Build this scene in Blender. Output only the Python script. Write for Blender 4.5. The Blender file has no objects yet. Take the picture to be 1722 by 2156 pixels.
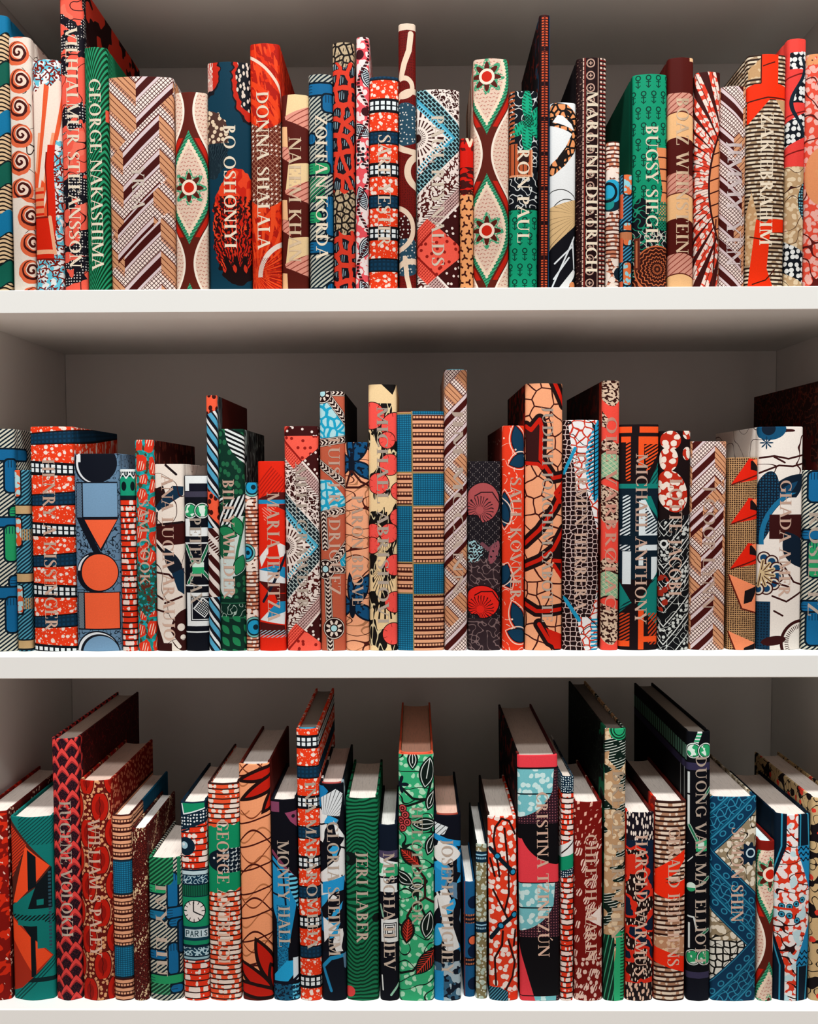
import bpy, math, random
from mathutils import Vector, Matrix
from math import sin, cos, pi, sqrt, atan2, radians

# ------------------------------------------------------------------ camera, world, lights
SC = bpy.context.scene
COL = SC.collection
F, CY, YAW, PIT, ROL = 1895.2, 1100.4, 0.0081, 0.0449, -0.0036
CAM = Vector((0.0, -0.9457, 0.5684))
_c, _s = cos(YAW), sin(YAW)
_r0, _f0, _u0 = Vector((_c, _s, 0)), Vector((-_s, _c, 0)), Vector((0, 0, 1))
FWD = _f0 * cos(PIT) - _u0 * sin(PIT)
_up = _f0 * sin(PIT) + _u0 * cos(PIT)
RGT = _r0 * cos(ROL) + _up * sin(ROL)
UPV = _up * cos(ROL) - _r0 * sin(ROL)
cd = bpy.data.cameras.new('camera'); cam = bpy.data.objects.new('camera', cd); COL.objects.link(cam)
cd.sensor_fit = 'VERTICAL'; cd.sensor_height = 36.0; cd.sensor_width = 36.0 * 1722 / 2156
cd.lens = F / 2156 * 36.0; cd.shift_y = (CY - 1078) / 2156; cd.clip_start = 0.05
cam.matrix_world = Matrix(((RGT.x, UPV.x, -FWD.x, CAM.x), (RGT.y, UPV.y, -FWD.y, CAM.y), (RGT.z, UPV.z, -FWD.z, CAM.z), (0, 0, 0, 1)))
SC.camera = cam
SC.view_settings.view_transform = 'Standard'; SC.view_settings.look = 'None'
SC.view_settings.exposure = 0.0; SC.view_settings.gamma = 1.0; SC.view_settings.use_curve_mapping = False
try:
    SC.cycles.use_denoising = True
    SC.cycles.max_bounces = 6; SC.cycles.diffuse_bounces = 4
except Exception: pass
W = bpy.data.worlds.new('world'); SC.world = W; W.use_nodes = True
W.node_tree.nodes['Background'].inputs[0].default_value = (1.0, 0.75, 0.72, 1)
W.node_tree.nodes['Background'].inputs[1].default_value = 0.17

def area(name, loc, target, sx, sy, power, col=(1, 1, 1)):
    d = bpy.data.lights.new(name, 'AREA'); d.shape = 'RECTANGLE'; d.size = sx; d.size_y = sy; d.energy = power; d.color = col
    o = bpy.data.objects.new(name, d); COL.objects.link(o); o.location = loc
    o.rotation_euler = (Vector(target) - Vector(loc)).to_track_quat('-Z', 'Y').to_euler()
    return o
area('ceiling_light', (0.05, -1.5, 4.5), (0, 0, 0.4), 1.9, 0.2, 220.0, (0.965, 1.0, 1.0))
area('room_light', (-0.1, -3.0, 4.4), (0, 0, 0.4), 1.8, 0.4, 104.0, (0.965, 1.0, 1.0))

PITCH, TB, DEPTH = 0.385, 0.0242, 0.30
XL, XR = -0.4839, 0.4948
U = 0.000508            # one pattern unit on a spine, in metres

def proj(p):
    r = Vector(p) - CAM
    y = r.dot(FWD)
    return 861 + F * r.dot(RGT) / y, CY - F * r.dot(UPV) / y
def at(px, py, Y):
    d = FWD + RGT * ((px - 861) / F) - UPV * ((py - CY) / F)
    return CAM + d * ((Y - CAM.y) / d.y)

# ------------------------------------------------------------------ small node language for printed cloth
NT = None
CSE = {}                # expressions already met in the material being built
class X:                # a lazily built node output; equal expressions share one node
    __slots__ = ('k', 'mk', '_s')
    def __init__(self, s=None, k=None, mk=None): self._s, self.k, self.mk = s, k, mk
    @property
    def s(self):
        if self._s is None: self._s = self.mk()
        return self._s
    def __add__(a, b): return nd('ADD', a, b)
    __radd__ = __add__
    def __mul__(a, b): return nd('MULTIPLY', a, b)
    __rmul__ = __mul__
    def __sub__(a, b): return nd('SUBTRACT', a, b)
    def __rsub__(a, b): return nd('SUBTRACT', b, a)
    def __truediv__(a, b): return nd('DIVIDE', a, b)
    def __neg__(a): return nd('MULTIPLY', a, -1.0)
FOLD = {'ADD': lambda a, b: a + b, 'MULTIPLY': lambda a, b: a * b, 'SUBTRACT': lambda a, b: a - b, 'DIVIDE': lambda a, b: a / b,
        'LESS_THAN': lambda a, b: float(a < b), 'GREATER_THAN': lambda a, b: float(a > b), 'MINIMUM': min, 'MAXIMUM': max,
        'ABSOLUTE': abs, 'SINE': sin, 'COSINE': cos, 'SQRT': sqrt, 'FLOOR': lambda a: float(math.floor(a)),
        'FLOORED_MODULO': lambda a, b: a % b, 'POWER': pow, 'ARCTAN2': atan2, 'COMPARE': lambda a, b, c: float(abs(a - b) <= c)}
def put(n, i, v):
    if isinstance(v, X): NT.links.new(v.s, n.inputs[i])
    elif n.inputs[i].default_value != v: n.inputs[i].default_value = v
def memo(key, mk):
    x = CSE.get(key)
    if x is None: x = CSE[key] = X(None, key, mk)
    return x
def nd(op, *a):
    if all(not isinstance(i, X) for i in a): return FOLD[op](*a)
    if op == 'MULTIPLY':
        if not isinstance(a[0], X): a = (a[1], a[0])
        if not isinstance(a[1], X):
            if a[1] == 1: return a[0]
            if a[1] == 0: return 0.0
    if op in ('ADD', 'SUBTRACT') and not isinstance(a[1], X) and a[1] == 0: return a[0]
    if op in ('LESS_THAN', 'GREATER_THAN') and isinstance(a[0], X) and not isinstance(a[1], X) and a[0].k[0] == 'ABSOLUTE':
        q = a[0].k[1]                                                  # |x - c| < w  in one node
        if isinstance(q, X) and q.k[0] == 'SUBTRACT' and not isinstance(q.k[2], X): r = nd('COMPARE', q.k[1], q.k[2], a[1])
        elif isinstance(q, X) and q.k[0] == 'ADD' and not isinstance(q.k[2], X): r = nd('COMPARE', q.k[1], -q.k[2], a[1])
        else: r = nd('COMPARE', q, 0.0, a[1])
        return r if op == 'LESS_THAN' else nd('SUBTRACT', 1.0, r)
    def mk():
        n = NT.nodes.new('ShaderNodeMath'); n.operation = op
        for i, v in enumerate(a): put(n, i, v)
        return n.outputs[0]
    return memo((op, *a), mk)
def lt(a, b): return nd('LESS_THAN', a, b)
def gt(a, b): return nd('GREATER_THAN', a, b)
def mn(a, *b):
    for i in b: a = nd('MINIMUM', a, i)
    return a
def mx(a, *b):
    for i in b: a = nd('MAXIMUM', a, i)
    return a
def ab(a): return nd('ABSOLUTE', a)
def sn(a): return nd('SINE', a)
def cs(a): return nd('COSINE', a)
def sq(a): return nd('SQRT', a)
def fl(a): return nd('FLOOR', a)
def mod(a, p): return nd('FLOORED_MODULO', a, p)
def tri(a, w): return w - ab(mod(a, 2 * w) - w)                # 0 at 0, w at w, 0 at 2w
def bt(x, a, b):
    if isinstance(a, X) or isinstance(b, X): return gt(x, a) * lt(x, b)
    return nd('COMPARE', x, (a + b) / 2., (b - a) / 2.)
def no(a): return 1 - a
def vec_(u, v, w=1.0):
    def mk():
        n = NT.nodes.new('ShaderNodeCombineXYZ')
        for i, q in enumerate((u, v, w)): put(n, i, q)
        return n.outputs[0]
    return memo(('VEC', u, v, w), mk)
def vmath(op, u, v, c, w=1.0, out=1):
    p = vec_(u, v, w)
    def mk():
        n = NT.nodes.new('ShaderNodeVectorMath'); n.operation = op; NT.links.new(p.s, n.inputs[0])
        if c: n.inputs[1].default_value = c
        return n.outputs[out]
    return memo((op, p, c), mk)
def lincomb(u, v, a, b, c): return vmath('DOT_PRODUCT', u, v, (a, b, c))       # a u + b v + c
def dist(u, v, x, y):
    if isinstance(x, X) or isinstance(y, X): return vmath('LENGTH', u - x, v - y, None, 0.0)
    return vmath('DISTANCE', u, v, (x, y, 1.0))
def ang(u, v, x, y): return nd('ARCTAN2', v - y, u - x)
def circ(u, v, x, y, r): return lt(dist(u, v, x, y), r)
def ring(u, v, x, y, r, w): return lt(ab(dist(u, v, x, y) - r), w)
def rot(u, v, x, y, d):
    a = radians(d); c, s = cos(a), sin(a)
    return lincomb(u, v, c, s, -x * c - y * s), lincomb(u, v, -s, c, x * s - y * c)
def leaf(u, v, x, y, d, L, Wd):           # >0 inside a pointed leaf
    p, q = rot(u, v, x, y, d)
    return p * p * (-Wd / (L * L)) + Wd - ab(q)
def ell(u, v, x, y, rx, ry, d=0):
    a = radians(d); c, s = cos(a), sin(a)
    return lt(vmath('LENGTH', lincomb(u, v, c / rx, s / rx, (-x * c - y * s) / rx), lincomb(u, v, -s / ry, c / ry, (x * s - y * c) / ry), None, 0.0), 1)
def clamp(x, a, b):
    def mk():
        n = NT.nodes.new('ShaderNodeClamp'); put(n, 0, x); put(n, 1, a); put(n, 2, b); return n.outputs[0]
    return memo(('CLAMP', x, a, b), mk)
def seg(u, v, a, b):
    p, q = rot(u, v, a[0], a[1], math.degrees(atan2(b[1] - a[1], b[0] - a[0])))
    return vmath('LENGTH', p - clamp(p, 0.0, sqrt((b[0] - a[0]) ** 2 + (b[1] - a[1]) ** 2)), q, None, 0.0)
def path(u, v, pts, w):
    d = None
    for a, b in zip(pts, pts[1:]):
        e = seg(u, v, a, b); d = e if d is None else mn(d, e)
    return lt(d, w)
def poly(u, v, *p):                       # convex, any winding
    A = sum(p[i][0] * p[(i + 1) % len(p)][1] - p[(i + 1) % len(p)][0] * p[i][1] for i in range(len(p)))
    s = 1 if A > 0 else -1; d = None
    for i in range(len(p)):
        (x1, y1), (x2, y2) = p[i], p[(i + 1) % len(p)]
        l = (sqrt((x2 - x1) ** 2 + (y2 - y1) ** 2) or 1) * s
        e = lincomb(u, v, -(y2 - y1) / l, (x2 - x1) / l, (-y1 * (x2 - x1) + x1 * (y2 - y1)) / l)
        d = e if d is None else mn(d, e)
    return gt(d, 0)
def box(u, v, x0, y0, x1, y1, r=0):
    if r: return lt(vmath('LENGTH', mx(ab(u - (x0 + x1) / 2) - ((x1 - x0) / 2 - r), 0), mx(ab(v - (y0 + y1) / 2) - ((y1 - y0) / 2 - r), 0), None, 0.0), r)
    return bt(u, x0, x1) * bt(v, y0, y1)
def hat(u, v, d, p, duty=.5):
    a = radians(d); return lt(mod(lincomb(u, v, cos(a), sin(a), 0.0), p), p * duty)
def vec(u, v, w=0.0): return vec_(u, v, w).s
def noise(u, v, sc, seed=0.0, det=1.0):
    def mk():
        n = NT.nodes.new('ShaderNodeTexNoise'); n.inputs['Scale'].default_value = 1.0; n.inputs['Detail'].default_value = det
        NT.links.new(vec(u * sc, v * sc, seed * 7.31 + .37), n.inputs['Vector'])
        return n.outputs[0]
    return memo(('NOISE', u, v, sc, seed, det), mk)
def vor(u, v, cell, seed=0.0, rnd=1.0, edge=False):
    def mk():
        n = NT.nodes.new('ShaderNodeTexVoronoi'); n.voronoi_dimensions = '2D'; n.inputs['Scale'].default_value = 1.0
        n.inputs['Randomness'].default_value = rnd
        if edge: n.feature = 'DISTANCE_TO_EDGE'
        NT.links.new(vec(u * (1 / cell) + seed * 13.7, v * (1 / cell) + seed * 5.3), n.inputs['Vector'])
        return n.outputs['Distance']
    return memo(('VOR', u, v, cell, seed, rnd, edge), mk)
def vcol(u, v, cell, seed=0.0, rnd=1.0):
    def mk():
        n = NT.nodes.new('ShaderNodeTexVoronoi'); n.voronoi_dimensions = '2D'; n.inputs['Scale'].default_value = 1.0
        n.inputs['Randomness'].default_value = rnd
        NT.links.new(vec(u * (1 / cell) + seed * 13.7, v * (1 / cell) + seed * 5.3), n.inputs['Vector'])
        m = NT.nodes.new('ShaderNodeSeparateXYZ'); NT.links.new(n.outputs['Color'], m.inputs[0])
        return m.outputs[0]
    return memo(('VCOL', u, v, cell, seed, rnd), mk)
def rnd(u, v, seed=0.0):
    def mk():
        n = NT.nodes.new('ShaderNodeTexWhiteNoise'); n.noise_dimensions = '3D'
        NT.links.new(vec(u, v, seed + .5), n.inputs['Vector']); return n.outputs['Value']
    return memo(('RND', u, v, seed), mk)
def wob(u, v, a, sc=.04, seed=1.0):
    return u + (noise(u, v, sc, seed) - .5) * (2 * a), v + (noise(u, v, sc, seed + 3) - .5) * (2 * a)
def lin(h):
    h = h.lstrip('#'); r = []
    for i in (0, 2, 4):
        c = int(h[i:i + 2], 16) / 255
        r.append(c / 12.92 if c <= .04045 else ((c + .055) / 1.055) ** 2.4)
    return (*r, 1.0)
class C:
    def __init__(self, h): self.c = lin(h) if isinstance(h, str) else h
    def on(self, m, h):
        col = h.c if isinstance(h, C) else (lin(h) if isinstance(h, str) else h)
        n = NT.nodes.new('ShaderNodeMix'); n.data_type = 'RGBA'; n.clamp_factor = True
        for i, q in ((0, m), (6, self.c), (7, col)):
            if isinstance(q, X): NT.links.new(q.s, n.inputs[i])
            elif isinstance(q, bpy.types.NodeSocket): NT.links.new(q, n.inputs[i])
            else: n.inputs[i].default_value = q
        self.c = n.outputs[2]; return self

def new_mat(name, rough=.6, spec=.3):
    m = bpy.data.materials.new(name); m.use_nodes = True
    b = m.node_tree.nodes['Principled BSDF']; b.inputs['Roughness'].default_value = rough
    b.inputs['Specular IOR Level'].default_value = spec
    return m, b
MATS = {}
def cloth(name, fn):
    global NT
    if name in MATS: return MATS[name]
    m, b = new_mat(name, .7, .06); NT = m.node_tree
    t = NT.nodes.new('ShaderNodeUVMap'); t.uv_map = 'UVMap'
    s = NT.nodes.new('ShaderNodeSeparateXYZ'); NT.links.new(t.outputs[0], s.inputs[0])
    CSE.clear(); u, v = X(s.outputs[0], ('U',)), X(s.outputs[1], ('V',))
    c = fn(u, v)
    g = noise(u, v, .35, 9.1, 2.0) * .22 + .87                      # faint unevenness of the dye
    k = NT.nodes.new('ShaderNodeMix'); k.data_type = 'RGBA'; k.blend_type = 'MULTIPLY'; k.inputs[0].default_value = 1.0
    if isinstance(c.c, bpy.types.NodeSocket): NT.links.new(c.c, k.inputs[6])
    else: k.inputs[6].default_value = c.c
    NT.links.new(g.s, k.inputs[7]); NT.links.new(k.outputs[2], b.inputs['Base Color'])
    MATS[name] = m; return m
# ------------------------------------------------------------------ recurring prints
MAR, CRM, TAN, LIL, BLK, NVY, ORG, WHT = '#430f0c', '#ecd8ca', '#cb9069', '#d3bfc0', '#121016', '#0b2536', '#e53a17', '#e4ddd6'
def batik(u, v, cell, thr, seed=1., w=5.):
    a, b = wob(u, v, w, .06, seed)
    return lt(vor(a, b, cell, seed), noise(u, v, .05, seed + 5) * .34 + (thr - .17))
def net(u, v, cell, w, seed=1., wb=4.):
    a, b = wob(u, v, wb, .05, seed); return lt(vor(a, b, cell, seed, 1., True), w)
def curls(u, v, sc, w, seed=1.):
    return lt(ab(noise(u, v, sc, seed, 0.) - .5), w)
def herr(u, v, Wc=88., off=12., vo=0., sc=1., shift=(), down=()):
    for a, b, d in shift: u = u - bt(v + u, a, b) * d                   # the plait jogs sideways
    k = None
    for a, b in down: k = bt(v + u, a, b) if k is None else mx(k, bt(v + u, a, b))
    u = (u - off) * (1 / sc); v = (v + vo) * (1 / sc)
    up = lt(mod(u, 2 * Wc), Wc); m = mod(v + tri(u, Wc), 70.)
    if k is not None: up = up * no(k); m = m * no(k) + mod(v - u, 70.) * k
    g = mx(lt(mod(u + v, 9.3), 2.1), lt(mod(u - v, 9.3), 2.1))
    c = C('#ecd9d0').on(g, MAR)
    c.on(no(up) * bt(m, 0, 9) * no(g), '#d9a183')
    a = C(LIL).on(bt(m, 42, 61), MAR)
    b = C(TAN).on(lt(mod(m - 30, 13.), 2.2), '#5a2013')
    c.on(gt(m, 31), a.on(no(up), b))
    return c.on(mx(bt(m, 29, 31.5), gt(m, 68.5)), '#5a1a12')
def waves(u, v, f, p=10., duty=.45, c0='#1f8658', c1='#05331f'):
    return C(c0).on(lt(mod(f, p), p * duty), c1)
def kiss(u, v, off=0., sl=0.):
    w = v + off + u * sl; m = mod(w, 131.)
    c = C(ORG).on(batik(u, v, 15., .235, 2., 3.), '#ecd8cb').on(batik(u, v, 8., .13, 4., 2.), '#eabfa6')
    k = lt(m, 25); nv = bt(m, 66, 91)
    sqr = bt(mod(u + 2, 12.), 2.2, 10.2) * mx(bt(m, 3.5, 11), bt(m, 13.5, 21))
    c.on(k, C('#0b1018').on(sqr, '#dfe6e6'))
    c.on(nv, C('#0c2b40').on(bt(mod(u, 9.), 2, 7) * bt(mod(m, 9.), 2, 7), '#0f3a56'))
    return c.on(mx(bt(m, 64, 67), bt(m, 89.5, 92), bt(m, 24, 27), gt(m, 129)), '#160d10')
def basket_stripe(u, v):
    m = mod(v, 18.)
    c = C('#e0a07a').on(mx(lt(m, 2.2), bt(m, 8.6, 11), bt(m, 15.4, 18)), '#3b130f')
    return c.on(bt(m, 11, 15.4) * lt(mod(u, 6.6), 1.9), '#3b130f')
def basket_blue(u, v):
    return C('#1a7499').on(mx(lt(mod(u, 5.), 1.3), lt(mod(v, 4.6), 1.4)), '#0c3f58')
def brickrow(u, v, p=9., base=ORG, white='#e8d6ca', dark='#33120f', duty=.3, cw=9., thr=.5, seed=1.):
    r = fl(v * (1 / p)); m = mod(v, p)
    n = noise(u * (1 / cw) + rnd(r, 0.) * 40, v * .012 + r * 3.7, 1.0, seed, 0.) - ab(m - p * .65) * (.22 / p) + .06
    c = C(base).on(gt(n, thr), white)
    return c.on(lt(m, p * duty), dark)
def ogee(u, v, cu=27., cv=37., P=315., a0=58., k=1.55):
    uu = ab(mod(u - cu + 95, 190.) - 95); vv = mod(v - cv + P / 2, P) - P / 2
    a = (cs((v - cv) * (2 * pi / P)) * .5 + .5) * a0
    s = uu - a; d = ab(s)
    c = C('#dcc0ab').on(lt(mod(v + tri(u, 6.) * .5, 8.), 2.) * lt(mod(u + v * .3, 7.), 4.4), '#b9796b')
    c.on(bt(d, 8, 24) * lt(s, 0), '#ead2b8').on(bt(d, 8, 13) * gt(s, 0), '#efe0cf')
    c.on(bt(d + sn(v * .9) * 1.2, 7, 17) * lt(s, 0), C('#3a9a70').on(lt(mod(v + u * .6, 6.), 2.), '#175a3d'))
    c.on(lt(d, 8.5), '#5a1d12').on(lt(ab(s - 1), 5) * gt(a, 16), '#b81f10')
    r = sq((u - cu) * (u - cu) + vv * vv); t = nd('ARCTAN2', vv, u - cu)
    r = r * (1 / k); st = cs(t * 8) * 4.5 + 15
    return c.on(lt(r, st + 5) * gt(noise(u, v, .3, 4.), .42), '#3f9a70').on(lt(r, st), '#54180f').on(bt(r, 7, 10.5), '#eed9c4').on(lt(r, 7), '#c4220e')
def rods(u, v, bars, hatch='#c9c6b4', base='#0a1c29', ha=-38):
    c = C(base).on(hat(u, v, ha + 90, 7., .52), hatch)
    for (x0, y0, x1, y1, col) in bars:
        c.on(box(u, v, x0 - 4, y0 - 4, x1 + 4, y1 + 4, min(12, (x1 - x0) / 2 + 2, (y1 - y0) / 2 + 2)), '#071824')
        c.on(box(u, v, x0, y0, x1, y1, min(9, (x1 - x0) / 2 - .1, (y1 - y0) / 2 - .1)), col)
        if y1 - y0 > x1 - x0: c.on(box(u, v, x0 + 2, y0 + 1, x1 - 2, y0 + 16) * lt(mod(u, 6.), 1.6), '#0b2c44')
        else: c.on(box(u, v, x0 + 1, y0 + 3, x0 + 14, y1 - 2) * lt(mod(v, 6.), 1.5), '#0b2c44')
    return c
BLU, GRN, TNB = '#12608f', '#22935c', '#c3a578'
def pebbles(u, v, cell=14., c0='#b9a382', c1='#1c1512', seed=1.):
    e = vor(u, v, cell, seed, .9, True)
    return C(c1).on(gt(e, .13), c0).on(gt(e, .13) * hat(u, v, 10, 5., .3) * lt(vor(u, v, cell, seed, .9), .25), c1)
def inkcells(u, v, cell, ground, ink, mark, seed=1., thr=.14):
    a, b = wob(u, v, 3., .08, seed)
    e = vor(a, b * .8, cell, seed, .8, True); d = vor(a, b * .8, cell, seed, .8)
    return C(ground).on(gt(e, thr), ink).on(lt(d, .3) * hat(u, v, 5, 4.6, .36) * gt(e, thr + .05), mark)
def ankh(u, v, c0='#10936b', c1='#06392b', s=1.):
    r = fl(v * (1 / 32.)); x = mod(u + mod(r, 2.) * 10, 21.) - 10.5; y = mod(v, 32.) - 8
    m = mx(ring(x, y, 0, 0, 4.6, 1.2), lt(ab(x), 1.1) * bt(y, 4, 20), lt(ab(ab(x) + y - 20), 1.2) * lt(ab(x), 5), lt(ab(x), 5) * bt(y, 7, 9))
    return C(c0).on(m, c1)
def lace(u, v, c0, sw=1.0):
    t = tri(v - c0, 235.) + u * sw
    q = v - u; p = v + u
    br = mx(lt(mod(q, 9.), 2.2), lt(mod(p + fl(q * (1 / 9.)) * 8, 17.), 3))
    c = C('#34100e').on(lt(ab(noise(u, v, .085, 3., 1.) - .5), .055), '#e9d8ce').on(batik(u, v, 11., .11, 6., 2.), '#e3cdc3').on(lt(ab(noise(u, v, .1, 21., 1.) - .5), .02), '#e9d8ce')
    fl2 = C('#e6d8ce').on(lt(ab(noise(u, v, .085, 8., 1.) - .52), .055), '#4a1513').on(batik(u, v, 12., .17, 5., 3.), '#4a1513')
    c.on(bt(t, 112, 182) * gt(v, c0), fl2)
    r = dist(u, v, 0, c0); th = ang(u, v, 0, c0)
    sun = C('#e8dacf').on(lt(mod(th * (26 / pi), 2.), .8) * gt(mod(r, 19.), 5), '#3d1311').on(lt(r, 9), '#2f100e')
    c.on(lt(t, 64), sun)
    c.on(bt(t, 62, 76), C('#67b9cf').on(lt(v, c0) * 0 + bt(mod(p, 9.), 2, 7) * bt(t, 65, 72), '#15141a').on(gt(v, c0) * no(bt(mod(q, 9.), 2, 7)), '#e7dcd2'))
    c.on(bt(t, 76, 84) * lt(v, c0 + 20), '#3f9cb8')
    c.on(bt(t, 82, 118), C('#101a20').on(br * 1.0, '#7fb2b8' if c0 < 150 else '#a8b7b4'))
    c.on(bt(t, 116, 126) * gt(tri(u * 2, 4.) + 118, t) * 1.0, '#e9ddd4')
    c.on(bt(t, 180, 190), C('#e7d9cf').on(lt(mod(v, 5.), 2), '#431412'))
    c.on(bt(t, 190, 222), C('#caa6a0').on(mx(lt(mod(q, 7.), 2.3) * lt(mod(p, 7.), 4), lt(mod(p, 7.), 1.6)), '#441513'))
    c.on(bt(t, 222, 228), '#e7d9cf')
    s2 = gt(t, 228)
    c.on(s2, C('#3a0f0f').on(lt(vor(u, v, 17., 3.), .16), '#e8d8ce'))
    k = tri(v - c0, 235.) - u * .8
    cor = gt(k, 150)
    cc = C('#f05a48').on(mx(lt(mod(q, 7.), 2.3) * lt(mod(p, 7.), 4), lt(mod(p, 7.), 1.6)) * bt(t, 190, 222), '#a01f15').on(s2 * lt(vor(u, v, 17., 3.), .2), '#8f1a14').on(bt(t, 222, 228), '#8f1a14')
    return c.on(cor * bt(t, 188, 400) * mx(lt(t, 228), gt(v, mod(v - c0, 470.) * 0 + c0 - 235) * lt(mod(v - c0 + 470, 470.), 320)), cc)
def boaz(u, v, off=0., P=158., pk='#d08d78', tn='#eebd8c', a=.2, L=(66, 38, 54)):
    m = mod(v + off + sn(u * .05) * 9 - u * a, P)
    c = C('#4d120c').on(bt(m, L[0], L[0] + L[1]), C(pk).on(hat(u, v, 52, 9., .2), '#8a3c30'))
    return c.on(gt(m, L[0] + L[1]), tn).on(bt(m, L[0] + L[1] - 1, L[0] + L[1] + 1.5), '#5a1d14')
def squig(u, v, c0, c1, sc=.12, w=.05, seed=1.): return C(c0).on(curls(u, v, sc, w, seed), c1)
def shards(u, v, seed=1.):
    a, b = wob(u, v, 10., .03, seed); k = vcol(a, b * .62, 26., seed); e = vor(a, b * .62, 26., seed, 1., True)
    k2 = vcol(a * .8 + b * .5, b * .5 - a * .3, 17., seed + 4)
    c = C('#0b0d16').on(bt(k, .4, .53), '#1673a8').on(bt(k, .53, .62), '#5c7f99').on(gt(k, .7), '#dcdcd8')
    return c.on(lt(e, .05), '#090a10').on(bt(k2, .8, .93), '#0c0d14').on(gt(k2, .93), '#2b9bd0')
# ------------------------------------------------------------------ one print per book; u from the spine's left edge, v down from its top
P = {}
def pat(f): P[f.__name__] = f; return f
# top shelf
@pat
def t1(u, v):
    m = mod(v + 6 + cs(u * .12) * 7, 205.)
    c = C('#0f6f99').on(mx(bt(m, 48, 104), bt(m, 152, 206)), C('#d6b68d').on(lt(mod(v + sn(u * .2) * 2, 8.5), 3.4), '#1b120f'))
    return c.on(bt(m, 104, 152), '#0e5848').on(mx(bt(m, 103, 107), bt(m, 150, 153), bt(m, 46, 49)), '#0a1d20')
@pat
def t2(u, v):
    a, b = wob(u, v, 2., .08, 3.); row = fl((b - 4) * (1 / 56.)); x = mod(row, 2.) * 4 + 22 + gt(v, 330) * 20; y = mod(b - 4, 56.) - 28
    r = sq((a - x) * (a - x) + y * y); th = nd('ARCTAN2', y, a - x)
    c = C('#dfd2c4').on(lt(ab(noise(u, v, .03, 5., 0.) - .5), .013) * gt(u, 30), '#2c1713')
    c.on(lt(dist(a, y, x - 3, 3.), 25), '#d8623c').on(lt(dist(a, y, x + 2, -2.), 15), '#e8cdb9')
    return c.on(lt(mod(r * (1 / 11.5) - th * (1 / (2 * pi)), 1.), .46) * lt(r, 21), '#43120f')
def verm(u, v, s=1.):
    a, b = wob(u, v, 5., .07, s)
    return C('#e3e2df').on(gt(noise(a, b, .075, s), .5), '#63bcd0').on(lt(vor(a, b, 13., s, 1., True), .12) * gt(noise(a, b, .09, s + 2), .43), '#74170f').on(lt(vor(a, b, 13., s), .2) * gt(noise(a, b, .05, s + 4), .5), '#74170f')
@pat
def t3(u, v):
    th = ang(u, v, -30., 470.); r = dist(u, v, -30., 470.)
    ry = mod(th * 11 + r * .0012, 1.)
    fan = C('#ead6c6').on(gt(ry, .72), '#e0582f').on(bt(ry, .52, .72) * gt(v, 150), '#eb9a72').on(gt(v, 225 + u * 1.2) * gt(ry, .3), '#e5532a')
    c = C('#e9d5c5').on(lt(v, 410), fan)
    x = 62 - (330 - v) * (330 - v) * .00025 - mx(v - 330, 0) * .05 - mx(300 - v, 0) * .0 - 16 + mx(220 - v, 0) * .16
    vm = verm(u, v, 2.)
    c.on(gt(u, x) * bt(v, 165, 412), vm).on(bt(u, x - 15, x) * bt(v, 175, 412), '#d3230b').on(bt(u, x - 18, x - 15) * bt(v, 190, 330), '#7a160c')
    c.on(bt(v, 322, 412) * lt(u, x), '#d3230b').on(bt(v, 322, 326) * lt(u, x - 10), '#7a160c')
    c.on(mx(box(u, v, -2, 391, 46, 400), path(u, v, [(34, 324), (43, 398)], 3.5)), '#eba981').on(bt(v, 262, 322) * lt(u, 22), C('#e08a60').on(hat(u, v, 90, 15., .35), '#d3230b'))
    return c.on(mx(lt(v, 62 - u * .3 + sn(u * .2) * 5), gt(v, 412)), vm).on(bt(v, 409, 412), '#7a160c')
@pat
def t4(u, v):
    a, b = wob(u, v, 7., .06, 6.); n = noise(a, b, .017, 13., 1.)
    c = C('#ee5c49').on(gt(n, .64), '#f2705a').on(lt(ab(noise(u, v, .028, 2., 0.) - .5), .013), '#2a0e10')
    m = mod(b + a * .35 + 60, 158.)
    bl = mx(lt(m, 50) * gt(noise(a, b, .045, 3.), .4), lt(n, .4), path(a, b, [(2, 70), (30, 84), (48, 110), (52, 140)], 9))
    return c.on(bl, C('#14111a').on(lt(vor(u, v, 6., 2., .2), .24) * gt(noise(u, v, .05, 8.), .47), '#d9d2cb')).on(gt(u, 70), '#e2402c').on(gt(u, 70) * gt(noise(u, v, .02, 4.), .5), '#2a1012')
@pat
def t5(u, v):
    d = ab(u - 46 - sn(v * .018) * 8)
    return waves(u, v, v - d * d * .03 - d * .7 + sn(v * .02) * 4, 12.5, .52, '#238f62', '#053018').on(gt(u, 44) * bt(v, 128, 152), '#e2553f')
@pat
def t6(u, v): return herr(u, v, 77., 30., 16., 1., [(-200, 168, 30.), (330, 400, -14.)])
@pat
def t7(u, v): return ogee(u, v, 30., 196., 315.)
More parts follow.
